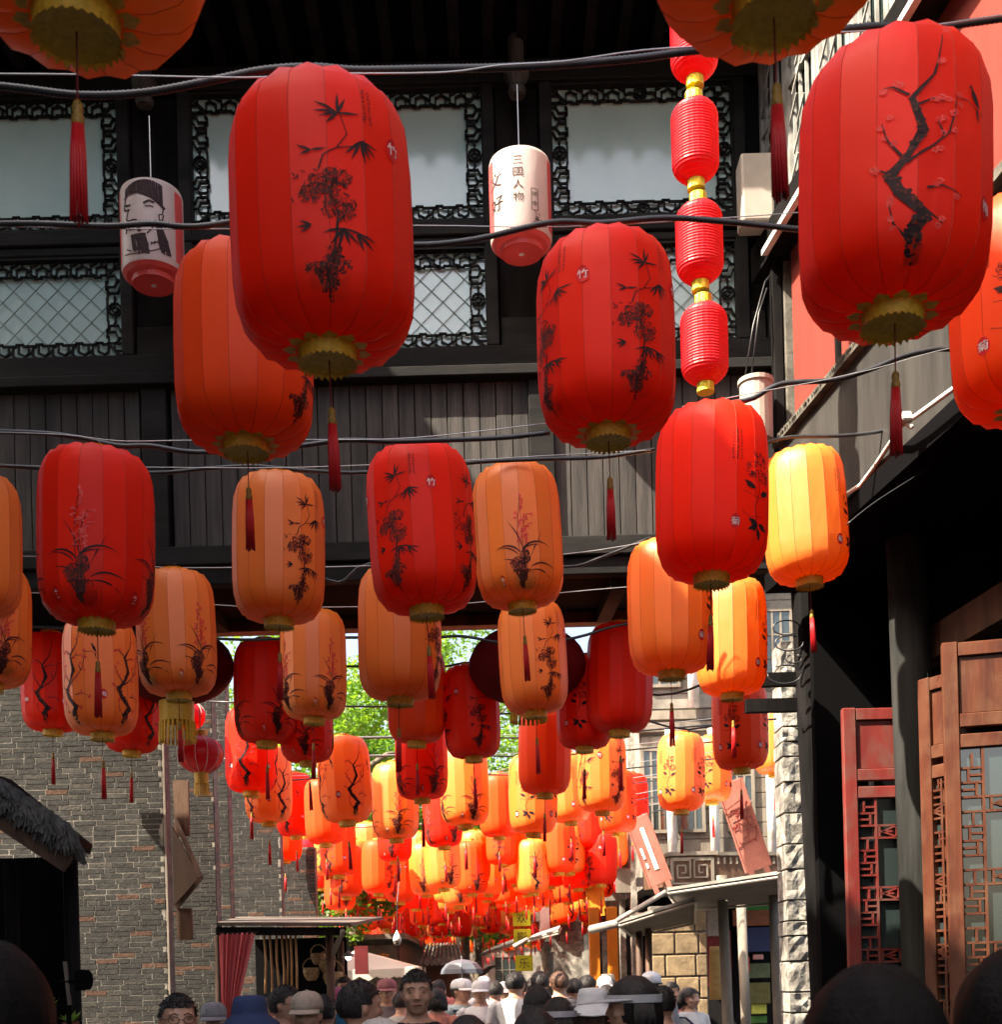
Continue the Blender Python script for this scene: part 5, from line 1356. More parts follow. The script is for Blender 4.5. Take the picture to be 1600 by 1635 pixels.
def draw_text(mb):
    global LNW
    LNW = 1.0
    for p in (((0.075, 0.0), (0.075, -0.18)), ((0.125, 0.0), (0.125, -0.18)), ((0.075, 0.0), (0.125, 0.0)), ((0.075, -0.18), (0.125, -0.18))): ln(mb, list(p), 0.005)
    for ch, v in zip('綉像', (-0.045, -0.125)): put_glyph(mb, ch, cyl, 0.10, v, 0.04)
    R = random.Random(9)
    for k in range(14): x, y = R.uniform(0.10, 0.17), R.uniform(-0.29, -0.20); ln(mb, [(x, y), (x + R.uniform(-0.04, 0.04), y + R.uniform(-0.02, 0.04))], 0.005)
    put_glyph(mb, '文', cyl, -0.21, 0.12, 0.13); put_glyph(mb, '好', cyl, -0.20, -0.08, 0.13)
paper_lantern(243, 380, 9.05, 'white paper lantern with an ink portrait of a bearded man in a cap', [('ink_portrait', draw_face)])
paper_lantern(831, 330, 9.05, 'white paper lantern with black vertical characters and red edges', [('printed_character', (lambda mb, ch=ch, v=v: put_glyph(mb, ch, cyl, -0.02, v, 0.075))) for ch, v in zip('三國人物', (0.235, 0.135, 0.03, -0.075))] + [('side_print', draw_text)])

# ------------------------------------------------------------------ cables and wires across the street
def cable(name, label, pts, d, r, mt, cat='cable', dd=None, smooth=True, n=6):
    ps = []
    for i, (x, y) in enumerate(pts): ps.append(P(x, y, d if dd is None else d + dd * i / (len(pts) - 1)))
    out = []                                           # Catmull-Rom through the points
    for i in range(len(ps) - 1):
        p0, p1, p2, p3 = ps[max(i - 1, 0)], ps[i], ps[i + 1], ps[min(i + 2, len(ps) - 1)]
        for k in range(4):
            t = k / 4; out.append(0.5 * ((2 * p1) + (p2 - p0) * t + (2 * p0 - 5 * p1 + 4 * p2 - p3) * t * t + (3 * p1 - p0 - 3 * p2 + p3) * t ** 3))
    out.append(ps[-1])
    return tag(MB().tube(out, r, n).build(name, M[mt], smooth=smooth), label, cat, 'cables and wires across the street')
def corrugated(label, pts, d, r):
    ps = [P(x, y, d) for x, y in pts]; fine = []
    for a, b in zip(ps, ps[1:]):
        n = max(2, int((b - a).length / 0.006))
        for k in range(n): fine.append(a.lerp(b, k / n))
    fine.append(ps[-1]); rs = [r * (1.08 if i % 2 else 0.90) for i in range(len(fine))]
    return tag(MB().tube(fine, rs, 8).build('corrugated_cable', M['cable'], smooth=True), label, 'cable', 'cables and wires across the street')
def sm(pts, n=5):
    out = []
    for i in range(len(pts) - 1):
        p0, p1, p2, p3 = [Vector((*pts[j], 0)) for j in (max(i - 1, 0), i, i + 1, min(i + 2, len(pts) - 1))]
        for k in range(n):
            t = k / n; q = 0.5 * ((2 * p1) + (p2 - p0) * t + (2 * p0 - 5 * p1 + 4 * p2 - p3) * t * t + (3 * p1 - p0 - 3 * p2 + p3) * t ** 3); out.append((q.x, q.y))
    return out + [pts[-1]]
corrugated('thick black corrugated cable sagging across the top of the photo', sm([(-40, 133), (40, 142), (130, 152), (230, 148), (330, 130), (420, 112), (500, 107), (570, 112), (690, 110), (800, 108), (900, 103), (1010, 94), (1100, 82), (1180, 74), (1280, 56), (1400, 42), (1480, 48), (1540, 38), (1640, 24)]), 3.42, 0.010)
cable('steel_wire', 'thin bright wire along the topmost corrugated cable', [(-40, 118), (120, 119), (390, 124), (480, 118), (700, 116), (800, 104), (900, 98), (1030, 80), (1180, 70), (1290, 55), (1460, 44), (1640, 18)], 3.38, 0.0022, 'wire')
corrugated('black corrugated cable passing below the upper windows to the chain lanterns', sm([(-40, 358), (60, 357), (170, 361), (240, 357), (310, 362), (420, 352), (560, 380), (662, 391), (760, 382), (880, 355), (960, 356), (1060, 348), (1150, 353), (1285, 367), (1420, 380)]), 4.5, 0.0105)
cable('steel_wire', 'thin wire just under the cable below the upper windows', [(-40, 361), (300, 366), (660, 360), (900, 362), (1200, 345), (1440, 325)], 4.52, 0.0018, 'wire')
cable('black_cable', 'black cable above the red orchid lantern on the left', [(-40, 688), (70, 692), (130, 700), (190, 712), (240, 712), (310, 722), (420, 718), (480, 712), (550, 703), (620, 705), (700, 703), (800, 699), (878, 691)], 5.6, 0.011, 'cable')
cable('steel_wire', 'thin wire over the red orchid lantern on the left', [(-40, 689), (100, 694), (190, 704), (300, 703), (480, 702), (660, 699), (880, 675)], 5.58, 0.002, 'wire')
cable('black_cable', 'black cable above the orange bamboo lantern', [(-40, 740), (70, 748), (240, 755), (330, 748), (400, 744), (440, 747), (500, 752), (590, 754), (760, 738), (870, 733), (960, 730), (1045, 718)], 6.9, 0.011, 'cable')
cable('steel_wire', 'thin wire along the cable above the orange bamboo lantern', [(-40, 742), (240, 746), (480, 746), (760, 734), (860, 728), (1040, 719)], 6.88, 0.002, 'wire')
cable('black_cable', 'black cable rising from the cream tank to the large plum lantern', [(1090, 652), (1190, 640), (1230, 620), (1260, 611), (1330, 607), (1390, 590), (1440, 570), (1490, 558), (1530, 556), (1620, 540)], 5.6, 0.0115, 'cable')
cable('steel_wire', 'thin wire beside the cable rising from the cream tank', [(1090, 650), (1200, 628), (1300, 610), (1400, 588), (1500, 560), (1620, 535)], 5.58, 0.002, 'wire')
cable('black_cable', 'black cable from the sunlit amber lantern to the white junction box', [(1220, 708), (1262, 698), (1340, 696), (1400, 690), (1450, 678)], 7.5, 0.011, 'cable')
cable('black_cable', 'dark cable hanging below the plank wall in the middle', [(380, 905), (470, 902), (540, 930), (590, 900), (760, 890), (900, 905), (960, 890), (1040, 858)], 8.4, 0.010, 'cable')
cable('steel_wire', 'thin wire below the plank wall', [(-40, 888), (120, 890), (245, 905), (380, 906), (600, 903), (900, 885), (1060, 860)], 8.38, 0.003, 'wire')
cable('black_cable', 'black cable under the gate ceiling carrying dark lanterns', [(-40, 1000), (100, 1002), (350, 1020), (450, 1020), (560, 1018), (690, 1018), (740, 1016), (830, 1030), (920, 1018), (990, 998), (1100, 985)], 9.9, 0.012, 'cable')
cable('steel_wire', 'thin wire in the gate opening left of centre', [(-40, 945), (240, 952), (380, 968), (700, 966), (900, 946), (1040, 934)], 9.3, 0.003, 'wire')
cable('black_cable', 'black cable crossing the trees behind the orange lanterns', [(300, 1064), (560, 1064), (700, 1065), (760, 1058), (900, 1075), (1050, 1110), (1140, 1085)], 11.0, 0.011, 'cable')
cable('black_cable', 'lower black cable crossing the trees behind the lanterns', [(330, 1120), (560, 1128), (690, 1128), (800, 1140), (950, 1130), (1100, 1165), (1200, 1130)], 11.9, 0.010, 'cable')
for i, (dd, l) in enumerate(((12.6, 'first'), (13.6, 'second'), (14.8, 'third'), (16.0, 'fourth'), (17.6, 'fifth'), (19.4, 'sixth'))):
    y = PY0 - 2.52 / dd * F
    cable('black_cable', l + ' cable beyond the gate, counting away from the gate', [(360 + i * 22, y + 22), (500 + i * 12, y + 12), (700, y + 6), (850, y + 8), (1010 - i * 6, y - 2), (1240 - i * 32, y - 22)], dd, 0.010, 'cable')
    cable('steel_wire', l + ' thin wire beyond the gate, counting away from the gate', [(330 + i * 22, y + 12), (600, y + 6), (900, y), (1240 - i * 32, y - 34)], dd, 0.004, 'wire')
cable('thin_cord', 'thin slack cord in the dark shopfront on the right', [(1352, 838), (1400, 800), (1500, 735), (1560, 680)], 7.2, 0.003, 'cable')
# tangled loops on the dark post
o = MB()
R = random.Random(3)
for k in range(4):
    c0 = P(1262 + R.uniform(-12, 14), 1002 + k * 26, 9.55); rr = R.uniform(0.05, 0.13)
    o.tube([c0 + Vector((rr * cos(t) * 1.1, -0.02 * k, rr * 0.6 * sin(t))) for t in [2 * pi * j / 14 + k for j in range(13)]], 0.006, 5)
tag(o.build('cable_tangle', M['cable'], smooth=True), 'tangle of black cable loops at the top of the dark post', 'cable')
# ------------------------------------------------------------------ people
SK = fabric('skin', (0.50, 0.26, 0.17), 0.0, rough=0.5)
skins = [mat('skin_tone', (0.44, 0.235, 0.16), (0.54, 0.31, 0.215), scale=14, rough=0.5, spec=0.4, vary=0.12)]
HAIR = mat('black_hair', (0.008, 0.007, 0.008), (0.022, 0.018, 0.017), scale=60, rough=0.5, spec=0.25, stretch=(1, 1, 0.25), bump=0.35, bscale=220)
HAIR_SHADED = mat('shaded_black_hair', (0.003, 0.003, 0.003), (0.006, 0.005, 0.005), scale=60, rough=0.65, spec=0.1, bump=0.3, bscale=220)  # black hair darkened further for the near heads standing in shade
HAIRB = mat('brown_hair', (0.05, 0.022, 0.012), (0.11, 0.05, 0.03), scale=60, rough=0.45, spec=0.4, stretch=(1, 1, 0.2), bump=0.5, bscale=180)
EYE = mat('eye_dark', (0.012, 0.009, 0.008), rough=0.3); LIP = mat('lip', (0.34, 0.11, 0.09), rough=0.45); EYEW = mat('eye_white', (0.6, 0.55, 0.5), rough=0.3)
SHOE = mat('shoe', (0.04, 0.04, 0.045), rough=0.6)
_cl = {}
def cloth(c):
    if c not in _cl: _cl[c] = mat('cloth', tuple(k * 0.8 for k in c), c, scale=7, rough=0.85, bump=0.3, bscale=20)
    return _cl[c]
def body_mesh(seed, shoulder=1.0, stride=0.0, female=False):
    """one continuous body, 1.70 m tall, facing -y; lofts joined by a voxel remesh"""
    mb = MB(); n = 16
    def ring(z, rx, ry, cy_=0.0, cx=0.0, sq=1.0): return [(cx + rx * cos(2 * pi * k / n), cy_ + ry * sin(2 * pi * k / n), z) for k in range(n)]
    s = shoulder; hp = 1.06 if female else 1.0; ws = 0.86 if female else 1.0
    T = [ring(0.78, 0.10, 0.09), ring(0.84, 0.155 * hp, 0.115), ring(0.93, 0.165 * hp, 0.12), ring(1.05, 0.145 * ws, 0.105), ring(1.16, 0.152 * ws, 0.108, -0.005), ring(1.27, 0.172 * s, 0.122 if not female else 0.128, -0.01),
         ring(1.355, 0.185 * s, 0.108), ring(1.405, 0.165 * s, 0.088, 0.008), ring(1.435, 0.105 * s, 0.074, 0.012), ring(1.458, 0.064, 0.064, 0.014), ring(1.485, 0.057, 0.060, 0.012), ring(1.51, 0.055, 0.062, 0.008)]
    mb.rings(T)
    H = [ring(1.478, 0.022, 0.020, -0.062), ring(1.488, 0.040, 0.045, -0.040), ring(1.502, 0.052, 0.070, -0.018), ring(1.525, 0.0625, 0.087, -0.008), ring(1.550, 0.069, 0.094, -0.003), ring(1.580, 0.0735, 0.097, 0.0), ring(1.610, 0.076, 0.099, 0.002), ring(1.640, 0.0745, 0.096, 0.004), ring(1.665, 0.066, 0.085, 0.006), ring(1.685, 0.050, 0.065, 0.007), ring(1.698, 0.026, 0.036, 0.007)]
    mb.rings(H)
    mb.rings([[(-0.009, -0.094, 1.605), (0.009, -0.094, 1.605), (0.006, -0.06, 1.605), (-0.006, -0.06, 1.605)], [(-0.011, -0.104, 1.58), (0.011, -0.104, 1.58), (0.01, -0.06, 1.58), (-0.01, -0.06, 1.58)], [(-0.018, -0.115, 1.556), (0.018, -0.115, 1.556), (0.018, -0.06, 1.552), (-0.018, -0.06, 1.552)], [(-0.012, -0.102, 1.546), (0.012, -0.102, 1.546), (0.01, -0.06, 1.544), (-0.01, -0.06, 1.544)]])
    mb.ellipsoid((0, -0.086, 1.524), (0.026, 0.014, 0.009), 10, 6)
    for sx in (-1, 1):
        mb.ellipsoid((sx * 0.032, -0.078, 1.612), (0.028, 0.018, 0.009), 10, 6)              # brow ridge
        mb.ellipsoid((sx * 0.078, 0.008, 1.580), (0.012, 0.020, 0.032), 8, 7)               # ear
        mb.ellipsoid((sx * 0.040, -0.066, 1.560), (0.026, 0.020, 0.022), 8, 6)              # cheek
        sw = stride * sx
        mb.tube([(sx * 0.155 * s, 0.005, 1.385), (sx * 0.195 * s, 0.008, 1.36), (sx * 0.222 * s, 0.012 - sw * 0.2, 1.22), (sx * 0.235 * s, 0.02 - sw * 0.35, 1.10), (sx * 0.240 * s, -0.01 - sw * 0.5, 0.98), (sx * 0.240 * s, -0.05 - sw * 0.6, 0.87)], [0.052, 0.060, 0.049, 0.042, 0.037, 0.027], 12)
        hx, hy, hz = sx * 0.240 * s, -0.06 - sw * 0.62, 0.83
        mb.ellipsoid((hx, hy, hz), (0.020, 0.040, 0.050), 8, 7)
        for f, (fy, fl) in enumerate(((-0.030, 0.075), (-0.010, 0.088), (0.010, 0.082), (0.028, 0.064))):
            mb.tube([(hx, hy + fy, hz - 0.03), (hx - sx * 0.006, hy + fy - 0.004, hz - 0.03 - fl * 0.55), (hx - sx * 0.022, hy + fy - 0.008, hz - 0.03 - fl)], [0.0105, 0.0095, 0.008], 6)
        mb.tube([(hx, hy - 0.03, hz + 0.02), (hx - sx * 0.012, hy - 0.055, hz - 0.015), (hx - sx * 0.018, hy - 0.06, hz - 0.05)], [0.012, 0.011, 0.009], 6)
        mb.tube([(sx * 0.085, 0, 0.88), (sx * 0.092, sw * 0.25, 0.70), (sx * 0.095, sw * 0.5 - 0.015, 0.47), (sx * 0.095, sw * 0.8 + 0.01, 0.28), (sx * 0.095, sw + 0.02, 0.07)], [0.092, 0.082, 0.058, 0.055, 0.038], 12)
        mb.ellipsoid((sx * 0.098, sw - 0.045, 0.045), (0.046, 0.125, 0.045), 12, 8)
    me0 = mb.mesh('body_base'); ob = bpy.data.objects.new('body_base', me0); COL.objects.link(ob)
    r = ob.modifiers.new('r', 'REMESH'); r.mode = 'VOXEL'; r.voxel_size = 0.0095; r.use_smooth_shade = True
    sm_ = ob.modifiers.new('s', 'SMOOTH'); sm_.iterations = 3; sm_.factor = 0.45
    dg = bpy.context.evaluated_depsgraph_get(); dg.update()
    me = bpy.data.meshes.new_from_object(ob.evaluated_get(dg)); me.name = 'body'
    COL.objects.unlink(ob); bpy.data.objects.remove(ob)
    me.materials.clear()
    for m_ in (skins[0], cloth((0.5, 0.5, 0.5)), cloth((0.05, 0.05, 0.07)), SHOE): me.materials.append(m_)
    idx = []
    for p in me.polygons:
        x, y, z = p.center; ax = abs(x)
        nk = 1.438 + 0.10 * max(0, -y) * (-1.0) + 0.0
        if z > nk and ax < 0.10: k = 0
        elif ax > 0.192 * s and z < 1.19: k = 0
        elif z > 0.95: k = 1
        elif z > 0.10: k = 2
        else: k = 3
        idx.append(k)
    me.polygons.foreach_set('material_index', idx); me.polygons.foreach_set('use_smooth', [True] * len(idx))
    return me
BODIES = {'m': body_mesh(1, 1.03, 0.0), 'w': body_mesh(2, 0.88, 0.10, True), 's': body_mesh(3, 1.0, 0.17)}
def hair_mesh(kind):
    R = random.Random(hash(kind) % 97 if False else len(kind)); mb = MB(); nu, nv = 36, 22
    c = (0, 0.008, 1.60); rx, ry, rz = 0.0865, 0.110, 0.113
    long_ = kind == 'long'; bob = kind in ('bob', 'long', 'sleek')
    def keep(x, y, z):
        if y < -0.035: lo = 1.645 + 0.02 * (abs(x) < 0.05) * 0 - (0.02 if bob else 0) * (abs(x) > 0.045)
        elif y < 0.02: lo = (1.60 if abs(x) > 0.06 else 1.55) if not bob else 1.50
        else: lo = 1.535 if not bob else (1.47 if not long_ else 1.47)
        return z > lo
    P_ = []
    for i in range(nv + 1):
        a = -pi / 2 + pi * i / nv; row = []
        for k in range(nu):
            t = 2 * pi * k / nu; j = 1 + 0.022 * sin(7 * t + 3 * a) * cos(5 * a) + R.uniform(-0.012, 0.012) * (0 if kind == 'sleek' else 1)
            jj = j * (1.05 if bob else 1.0)
            row.append((c[0] + rx * jj * cos(a) * cos(t), c[1] + ry * jj * cos(a) * sin(t), c[2] + rz * jj * sin(a)))
        P_.append(row)
    for i in range(nv):
        for k in range(nu):
            q = (P_[i][k], P_[i][(k + 1) % nu], P_[i + 1][(k + 1) % nu], P_[i + 1][k])
            cx = [sum(p[m] for p in q) / 4 for m in range(3)]
            if keep(*cx): mb.face(*q)
    if bob:                                            # strands that fall over the nape and sides
        for k in range(150 if kind != 'sleek' else 260):
            t = R.uniform(0.0, pi) ; x = 0.092 * cos(t); y = 0.012 + 0.105 * sin(t)
            L = R.uniform(0.10, 0.14) if not long_ else R.uniform(0.22, 0.30)
            mb.tube([(x * 0.97, y * 0.97, 1.60), (x * 1.08, y * 1.06, 1.54), (x * 1.05 + R.uniform(-0.01, 0.01), y * 1.06 + (0.02 if long_ else 0), 1.60 - L)], [0.010, 0.009, 0.003] if kind != 'sleek' else [0.0045, 0.004, 0.002], 4)
    else:                                              # short tufts break the outline
        for k in range(420):
            t = R.uniform(0, 6.28); a = R.uniform(-0.1, 1.5)
            p = Vector((rx * cos(a) * cos(t), c[1] + ry * cos(a) * sin(t), c[2] + rz * sin(a)))
            if keep(*p):
                nrm = Vector((p.x / rx ** 2, (p.y - c[1]) / ry ** 2, (p.z - c[2]) / rz ** 2)).normalized()
                q = p + nrm * R.uniform(0.003, 0.007) + Vector((R.uniform(-0.008, 0.008), -0.004, 0))
                mb.tube([p - nrm * 0.003, q], [0.0035, 0.0010], 4)
    return mb.mesh('hair', [HAIR], smooth=True)
HAIRS = {k: hair_mesh(k) for k in ('short', 'bob', 'long', 'sleek')}
def feat_mesh(glasses=False):
    mb = MB()
    for sx in (-1, 1):
        mb.cm = 0; mb.ellipsoid((sx * 0.031, -0.0835, 1.591), (0.0115, 0.0045, 0.0032), 10, 6)
        mb.tube([(sx * 0.012, -0.099, 1.611), (sx * 0.030, -0.099, 1.620), (sx * 0.052, -0.083, 1.611)], [0.0022, 0.003, 0.0012], 6)
    mb.cm = 1; mb.ellipsoid((0, -0.0985, 1.525), (0.023, 0.006, 0.0058), 12, 6)
    mb.cm = 0; mb.tube([(-0.022, -0.1005, 1.5252), (0, -0.1045, 1.5246), (0.022, -0.1005, 1.5252)], 0.0016, 5)
    for sx in (-1, 1): mb.ellipsoid((sx * 0.008, -0.110, 1.549), (0.004, 0.003, 0.002), 6, 5)
    return mb.mesh('facial_features', [EYE, LIP], True)
FEAT = feat_mesh()
g_ = MB()
for sx in (-1, 1):
    g_.tube([(sx * 0.034 + 0.024 * cos(t), -0.108, 1.588 + 0.017 * sin(t)) for t in [2 * pi * k / 14 for k in range(15)]], 0.0018, 5, False)
    g_.tube([(sx * 0.058, -0.106, 1.592), (sx * 0.082, -0.04, 1.594), (sx * 0.084, 0.01, 1.585)], 0.0018, 5)
g_.tube([(-0.010, -0.109, 1.59), (0.010, -0.109, 1.59)], 0.0018, 5)
GLASSES = g_.mesh('glasses', [EYE])
def cap_mesh(kind):
    mb = MB(); c = (0, 0.006, 1.615)
    if kind == 'cap':
        mb.rings([[(0.093 * k * cos(t), c[1] + 0.115 * k * sin(t), c[2] + z) for t in [2 * pi * j / 28 for j in range(28)]] for k, z in ((1.0, 0.0), (1.0, 0.03), (0.95, 0.065), (0.78, 0.098), (0.5, 0.115), (0.15, 0.122))])
        for i in range(10):                            # brim
            a0, a1 = pi + pi * (0.12 + 0.76 * i / 10), pi + pi * (0.12 + 0.76 * (i + 1) / 10)
            def bp(a, k, dz): return (0.093 * cos(a) * (1 + 0.06 * k), c[1] + 0.115 * sin(a) - 0.075 * k * abs(sin(a)), c[2] + 0.004 - 0.022 * k + dz)
            q0 = [bp(a0, 0, 0), bp(a1, 0, 0), bp(a1, 1, 0), bp(a0, 1, 0)]
            mb.face(*q0); mb.face(*[(p[0], p[1], p[2] + 0.006) for p in q0]); mb.face(q0[2], q0[3], (q0[3][0], q0[3][1], q0[3][2] + 0.006), (q0[2][0], q0[2][1], q0[2][2] + 0.006))
        mb.ellipsoid((0, c[1], c[2] + 0.124), (0.008, 0.008, 0.005), 8, 5)
        for j in range(6): a = pi * j / 3; mb.tube([(0.094 * k * cos(a), c[1] + 0.116 * k * sin(a), c[2] + z + 0.001) for k, z in ((1.0, 0.03), (0.95, 0.065), (0.78, 0.098), (0.5, 0.115))], 0.0015, 4)
    elif kind == 'bucket':
        mb.rings([[(k * 0.098 * cos(t), c[1] + k * 0.118 * sin(t), c[2] + z + 0.006 * sin(3 * t) * (k > 1.2)) for t in [2 * pi * j / 32 for j in range(32)]] for k, z in ((1.62, -0.055), (1.6, -0.045), (1.05, 0.0), (1.0, 0.02), (0.93, 0.075), (0.82, 0.108), (0.5, 0.116), (0.1, 0.118))])
    else:                                              # sun visor: band and long brim
        mb.rings([[(k * 0.096 * cos(t), c[1] + k * 0.117 * sin(t), c[2] + z) for t in [2 * pi * j / 32 for j in range(32)]] for k, z in ((1.0, -0.012), (1.04, -0.012), (1.05, 0.022), (1.0, 0.022), (1.0, -0.012))], False)
        for i in range(14):
            a0, a1 = pi + pi * (i / 14), pi + pi * ((i + 1) / 14)
            def bp(a, k, dz): return (0.098 * cos(a) * (1 + 0.25 * k), c[1] + 0.118 * sin(a) - 0.15 * k * abs(sin(a)), c[2] + 0.0 - 0.02 * k * abs(sin(a)) + dz)
            q0 = [bp(a0, 0, 0), bp(a1, 0, 0), bp(a1, 1, 0), bp(a0, 1, 0)]
            mb.face(*q0); mb.face(*[(p[0], p[1], p[2] + 0.005) for p in q0]); mb.face(q0[2], q0[3], (q0[3][0], q0[3][1], q0[3][2] + 0.005), (q0[2][0], q0[2][1], q0[2][2] + 0.005))
    return mb.mesh(kind, [cloth((0.6, 0.6, 0.6))], smooth=(kind != 'visor'))
CAPS = {k: cap_mesh(k) for k in ('cap', 'bucket', 'visor')}
st_ = MB(); st_.tube([(-0.19, 0.01, 1.375), (-0.15, -0.10, 1.37), (-0.02, -0.145, 1.22), (0.12, -0.13, 1.05), (0.17, 0.0, 0.98)], 0.013, 6); st_.tube([(-0.19, 0.01, 1.375), (-0.12, 0.105, 1.36), (0.02, 0.135, 1.2), (0.12, 0.125, 1.05), (0.17, 0.0, 0.98)], 0.013, 6)
STRAP = st_.mesh('bag_strap', [cloth((0.03, 0.035, 0.07))])
def person(px, top, d, face, body, shirt, label, hair='short', hat=None, hatc=None, glasses=False, strap=False, hairm=None, trousers=(0.04, 0.045, 0.06), lean=0.0, group='people in the crowd'):
    """face: degrees, 0 looks at the camera, 90 looks to the photo's right, 180 walks away"""
    wide = 1.2 if 9.9 <= d < 12 else 1.1 if 9.9 <= d < 14 else 1.0
    d = d * (0.88 if 3 < d < 9.9 else 1.32 if d < 12 and d > 3 else 1.08 if 3 < d < 14 else 1.0)
    p = P(px, top, d); h = p.z - (0.03 if hat else 0.012)
    o = tag(empty('person', (p.x, p.y, 0), radians(face)), label, 'person', group)
    s = h / 1.70; w = (0.5 * s + 0.5) * wide; o.scale = (w, w, s)
    b = link('body', BODIES[body], o)
    for i, m_ in ((1, cloth(shirt)), (2, cloth(trousers))):
        b.material_slots[i].link = 'OBJECT'; b.material_slots[i].material = m_
    if hair: link('hair', HAIRS[hair], o, hairm or HAIR)
    if abs(((face + 180) % 360) - 180) < 110: link('facial_features', FEAT, o)
    if hat: link({'cap': 'cap', 'bucket': 'bucket_hat', 'visor': 'sun_visor'}[hat], CAPS[hat], o, cloth(hatc))
    if glasses: link('glasses', GLASSES, o)
    if strap: link('bag_strap', STRAP, o)
    return o
W_ = (0.62, 0.62, 0.64)
person(283, 1586, 6.4, 22, 'm', (0.10, 0.10, 0.10), 'man with glasses and short hair at the lower left before the brick wall', glasses=True)
person(397, 1589, 7.6, -10, 'w', (0.05, 0.05, 0.06), 'person under a navy blue bucket hat beside the pink curtain', 'bob', 'bucket', (0.03, 0.05, 0.13))
person(456, 1573, 8.8, 75, 'm', (0.25, 0.26, 0.28), 'man with glasses in profile left of the beige cap', glasses=True)
person(489, 1583, 8.0, -8, 'm', (0.08, 0.08, 0.09), 'man in a beige baseball cap facing the camera', hat='cap', hatc=(0.40, 0.33, 0.27))
person(537, 1577, 10.6, 6, 'w', (0.01, 0.13, 0.25), 'woman in a pink cap and teal blue top', 'bob', 'cap', (0.42, 0.12, 0.22))
person(574, 1566, 6.6, 118, 'm', (0.03, 0.03, 0.03), 'dark headed man turned away right of the pink cap')
person(549, 1560, 10.9, 15, 's', (0.05, 0.05, 0.05), 'man with black hair peering out behind the turned dark head')
person(617, 1563, 10.4, 4, 'm', (0.16, 0.13, 0.14), 'older man in a mauve cap and checked shirt', hat='cap', hatc=(0.26, 0.10, 0.11))
person(664, 1548, 7.6, 5, 'm', (0.012, 0.012, 0.018), 'man in a black tee shirt facing the camera near the middle')
person(606, 1626, 5.6, 170, 'w', (0.3, 0.3, 0.3), 'person in a pale cap at the bottom edge before the black tee man', 'bob', 'cap', (0.55, 0.52, 0.48))
person(737, 1563, 10.8, 48, 'm', (0.42, 0.55, 0.55), 'man in a bright white cap with a dark shoulder strap', hat='cap', hatc=(0.75, 0.75, 0.75), strap=True)
person(767, 1565, 13.0, -4, 'm', (0.7, 0.7, 0.72), 'man in a white cap facing the camera behind the blue shirted man', hat='cap', hatc=(0.75, 0.74, 0.74))
person(790, 1566, 11.4, 176, 'm', (0.42, 0.48, 0.62), 'man in a light blue shirt with a crossbody strap, seen from behind', strap=True)
person(823, 1552, 10.0, 160, 'm', W_, 'man in a white shirt seen from behind under the yellow-green sign')
person(862, 1551, 10.6, 182, 's', (0.12, 0.08, 0.07), 'man with cropped dark hair seen from behind, right of the white shirt')
person(893, 1551, 10.2, 178, 'm', (0.06, 0.05, 0.06), 'man in a dark grey tee seen from behind beside the cropped hair man', hairm=HAIRB)
person(858, 1575, 8.4, 190, 'w', (0.03, 0.03, 0.03), 'person with a black bob in front of the cropped hair man', 'bob')
person(891, 1587, 7.4, 185, 'w', (0.02, 0.02, 0.025), 'woman with long black hair and pale visor band seen from behind', 'long', 'visor', (0.5, 0.48, 0.52))
person(853, 1611, 5.2, 178, 'w', (0.02, 0.02, 0.02), 'short black haired person at the bottom edge below the white shirt', 'bob')
person(746, 1622, 5.4, 180, 'w', (0.03, 0.03, 0.03), 'top of a black haired head at the bottom edge right of the black tee man', 'bob')
person(918, 1562, 13.2, 150, 'm', (0.3, 0.28, 0.27), 'man with dark hair half hidden behind the white bucket hat')
person(938, 1557, 11.8, 172, 's', (0.25, 0.25, 0.27), 'dark haired man just above the white bucket hat')
person(946, 1577, 8.4, 176, 'w', (0.50, 0.33, 0.32), 'woman in a white bucket hat with brown hair and pink top', 'long', 'bucket', (0.7, 0.72, 0.76), hairm=HAIRB)
person(1008, 1553, 5.9, 262, 'w', (0.46, 0.42, 0.37), 'woman in a grey long brimmed visor and beige jacket', 'bob', 'visor', (0.42, 0.43, 0.45))
person(1040, 1552, 12.0, 150, 'm', (0.25, 0.24, 0.26), 'person in a white cap with dark badge behind the visor woman', hat='cap', hatc=(0.72, 0.72, 0.74))
person(1101, 1577, 10.0, 35, 'w', (0.62, 0.60, 0.58), 'black haired woman in a white top with a shoulder strap at the shop', 'bob', strap=True)
for (px, top, d, fc, bd, sh, lab, hr, ht, hc) in (
    (430, 1592, 11.0, 20, 'w', (0.3, 0.1, 0.1), 'woman in a maroon top between the bucket hat and the glasses profile', 'bob', None, None),
    (517, 1588, 9.6, 168, 'm', (0.2, 0.22, 0.3), 'man seen from behind between the beige and pink caps', 'short', None, None),
    (640, 1585, 12.5, 172, 'm', (0.5, 0.48, 0.45), 'man in a pale shirt just left of the black tee man', 'short', None, None),
    (698, 1578, 12.0, 165, 'w', (0.55, 0.2, 0.15), 'woman in a coral top right of the black tee man', 'bob', None, None),
    (968, 1572, 11.0, 178, 'm', (0.6, 0.58, 0.55), 'man in a cream shirt just left of the visor woman', 'short', None, None),
    (1058, 1574, 9.2, 170, 'm', (0.10, 0.09, 0.11), 'dark shirted man right of the visor woman before the tan stones', 'short', None, None),
    (1073, 1568, 14.0, 20, 'w', (0.5, 0.15, 0.12), 'woman in a red top by the tan stone wall', 'bob', None, None),
    (340, 1600, 9.6, 10, 'm', (0.12, 0.12, 0.13), 'man in grey in front of the pink curtain', 'short', 'cap', (0.2, 0.2, 0.22))):
    person(px, top, d, fc, bd, sh, lab, hr, ht, hc)
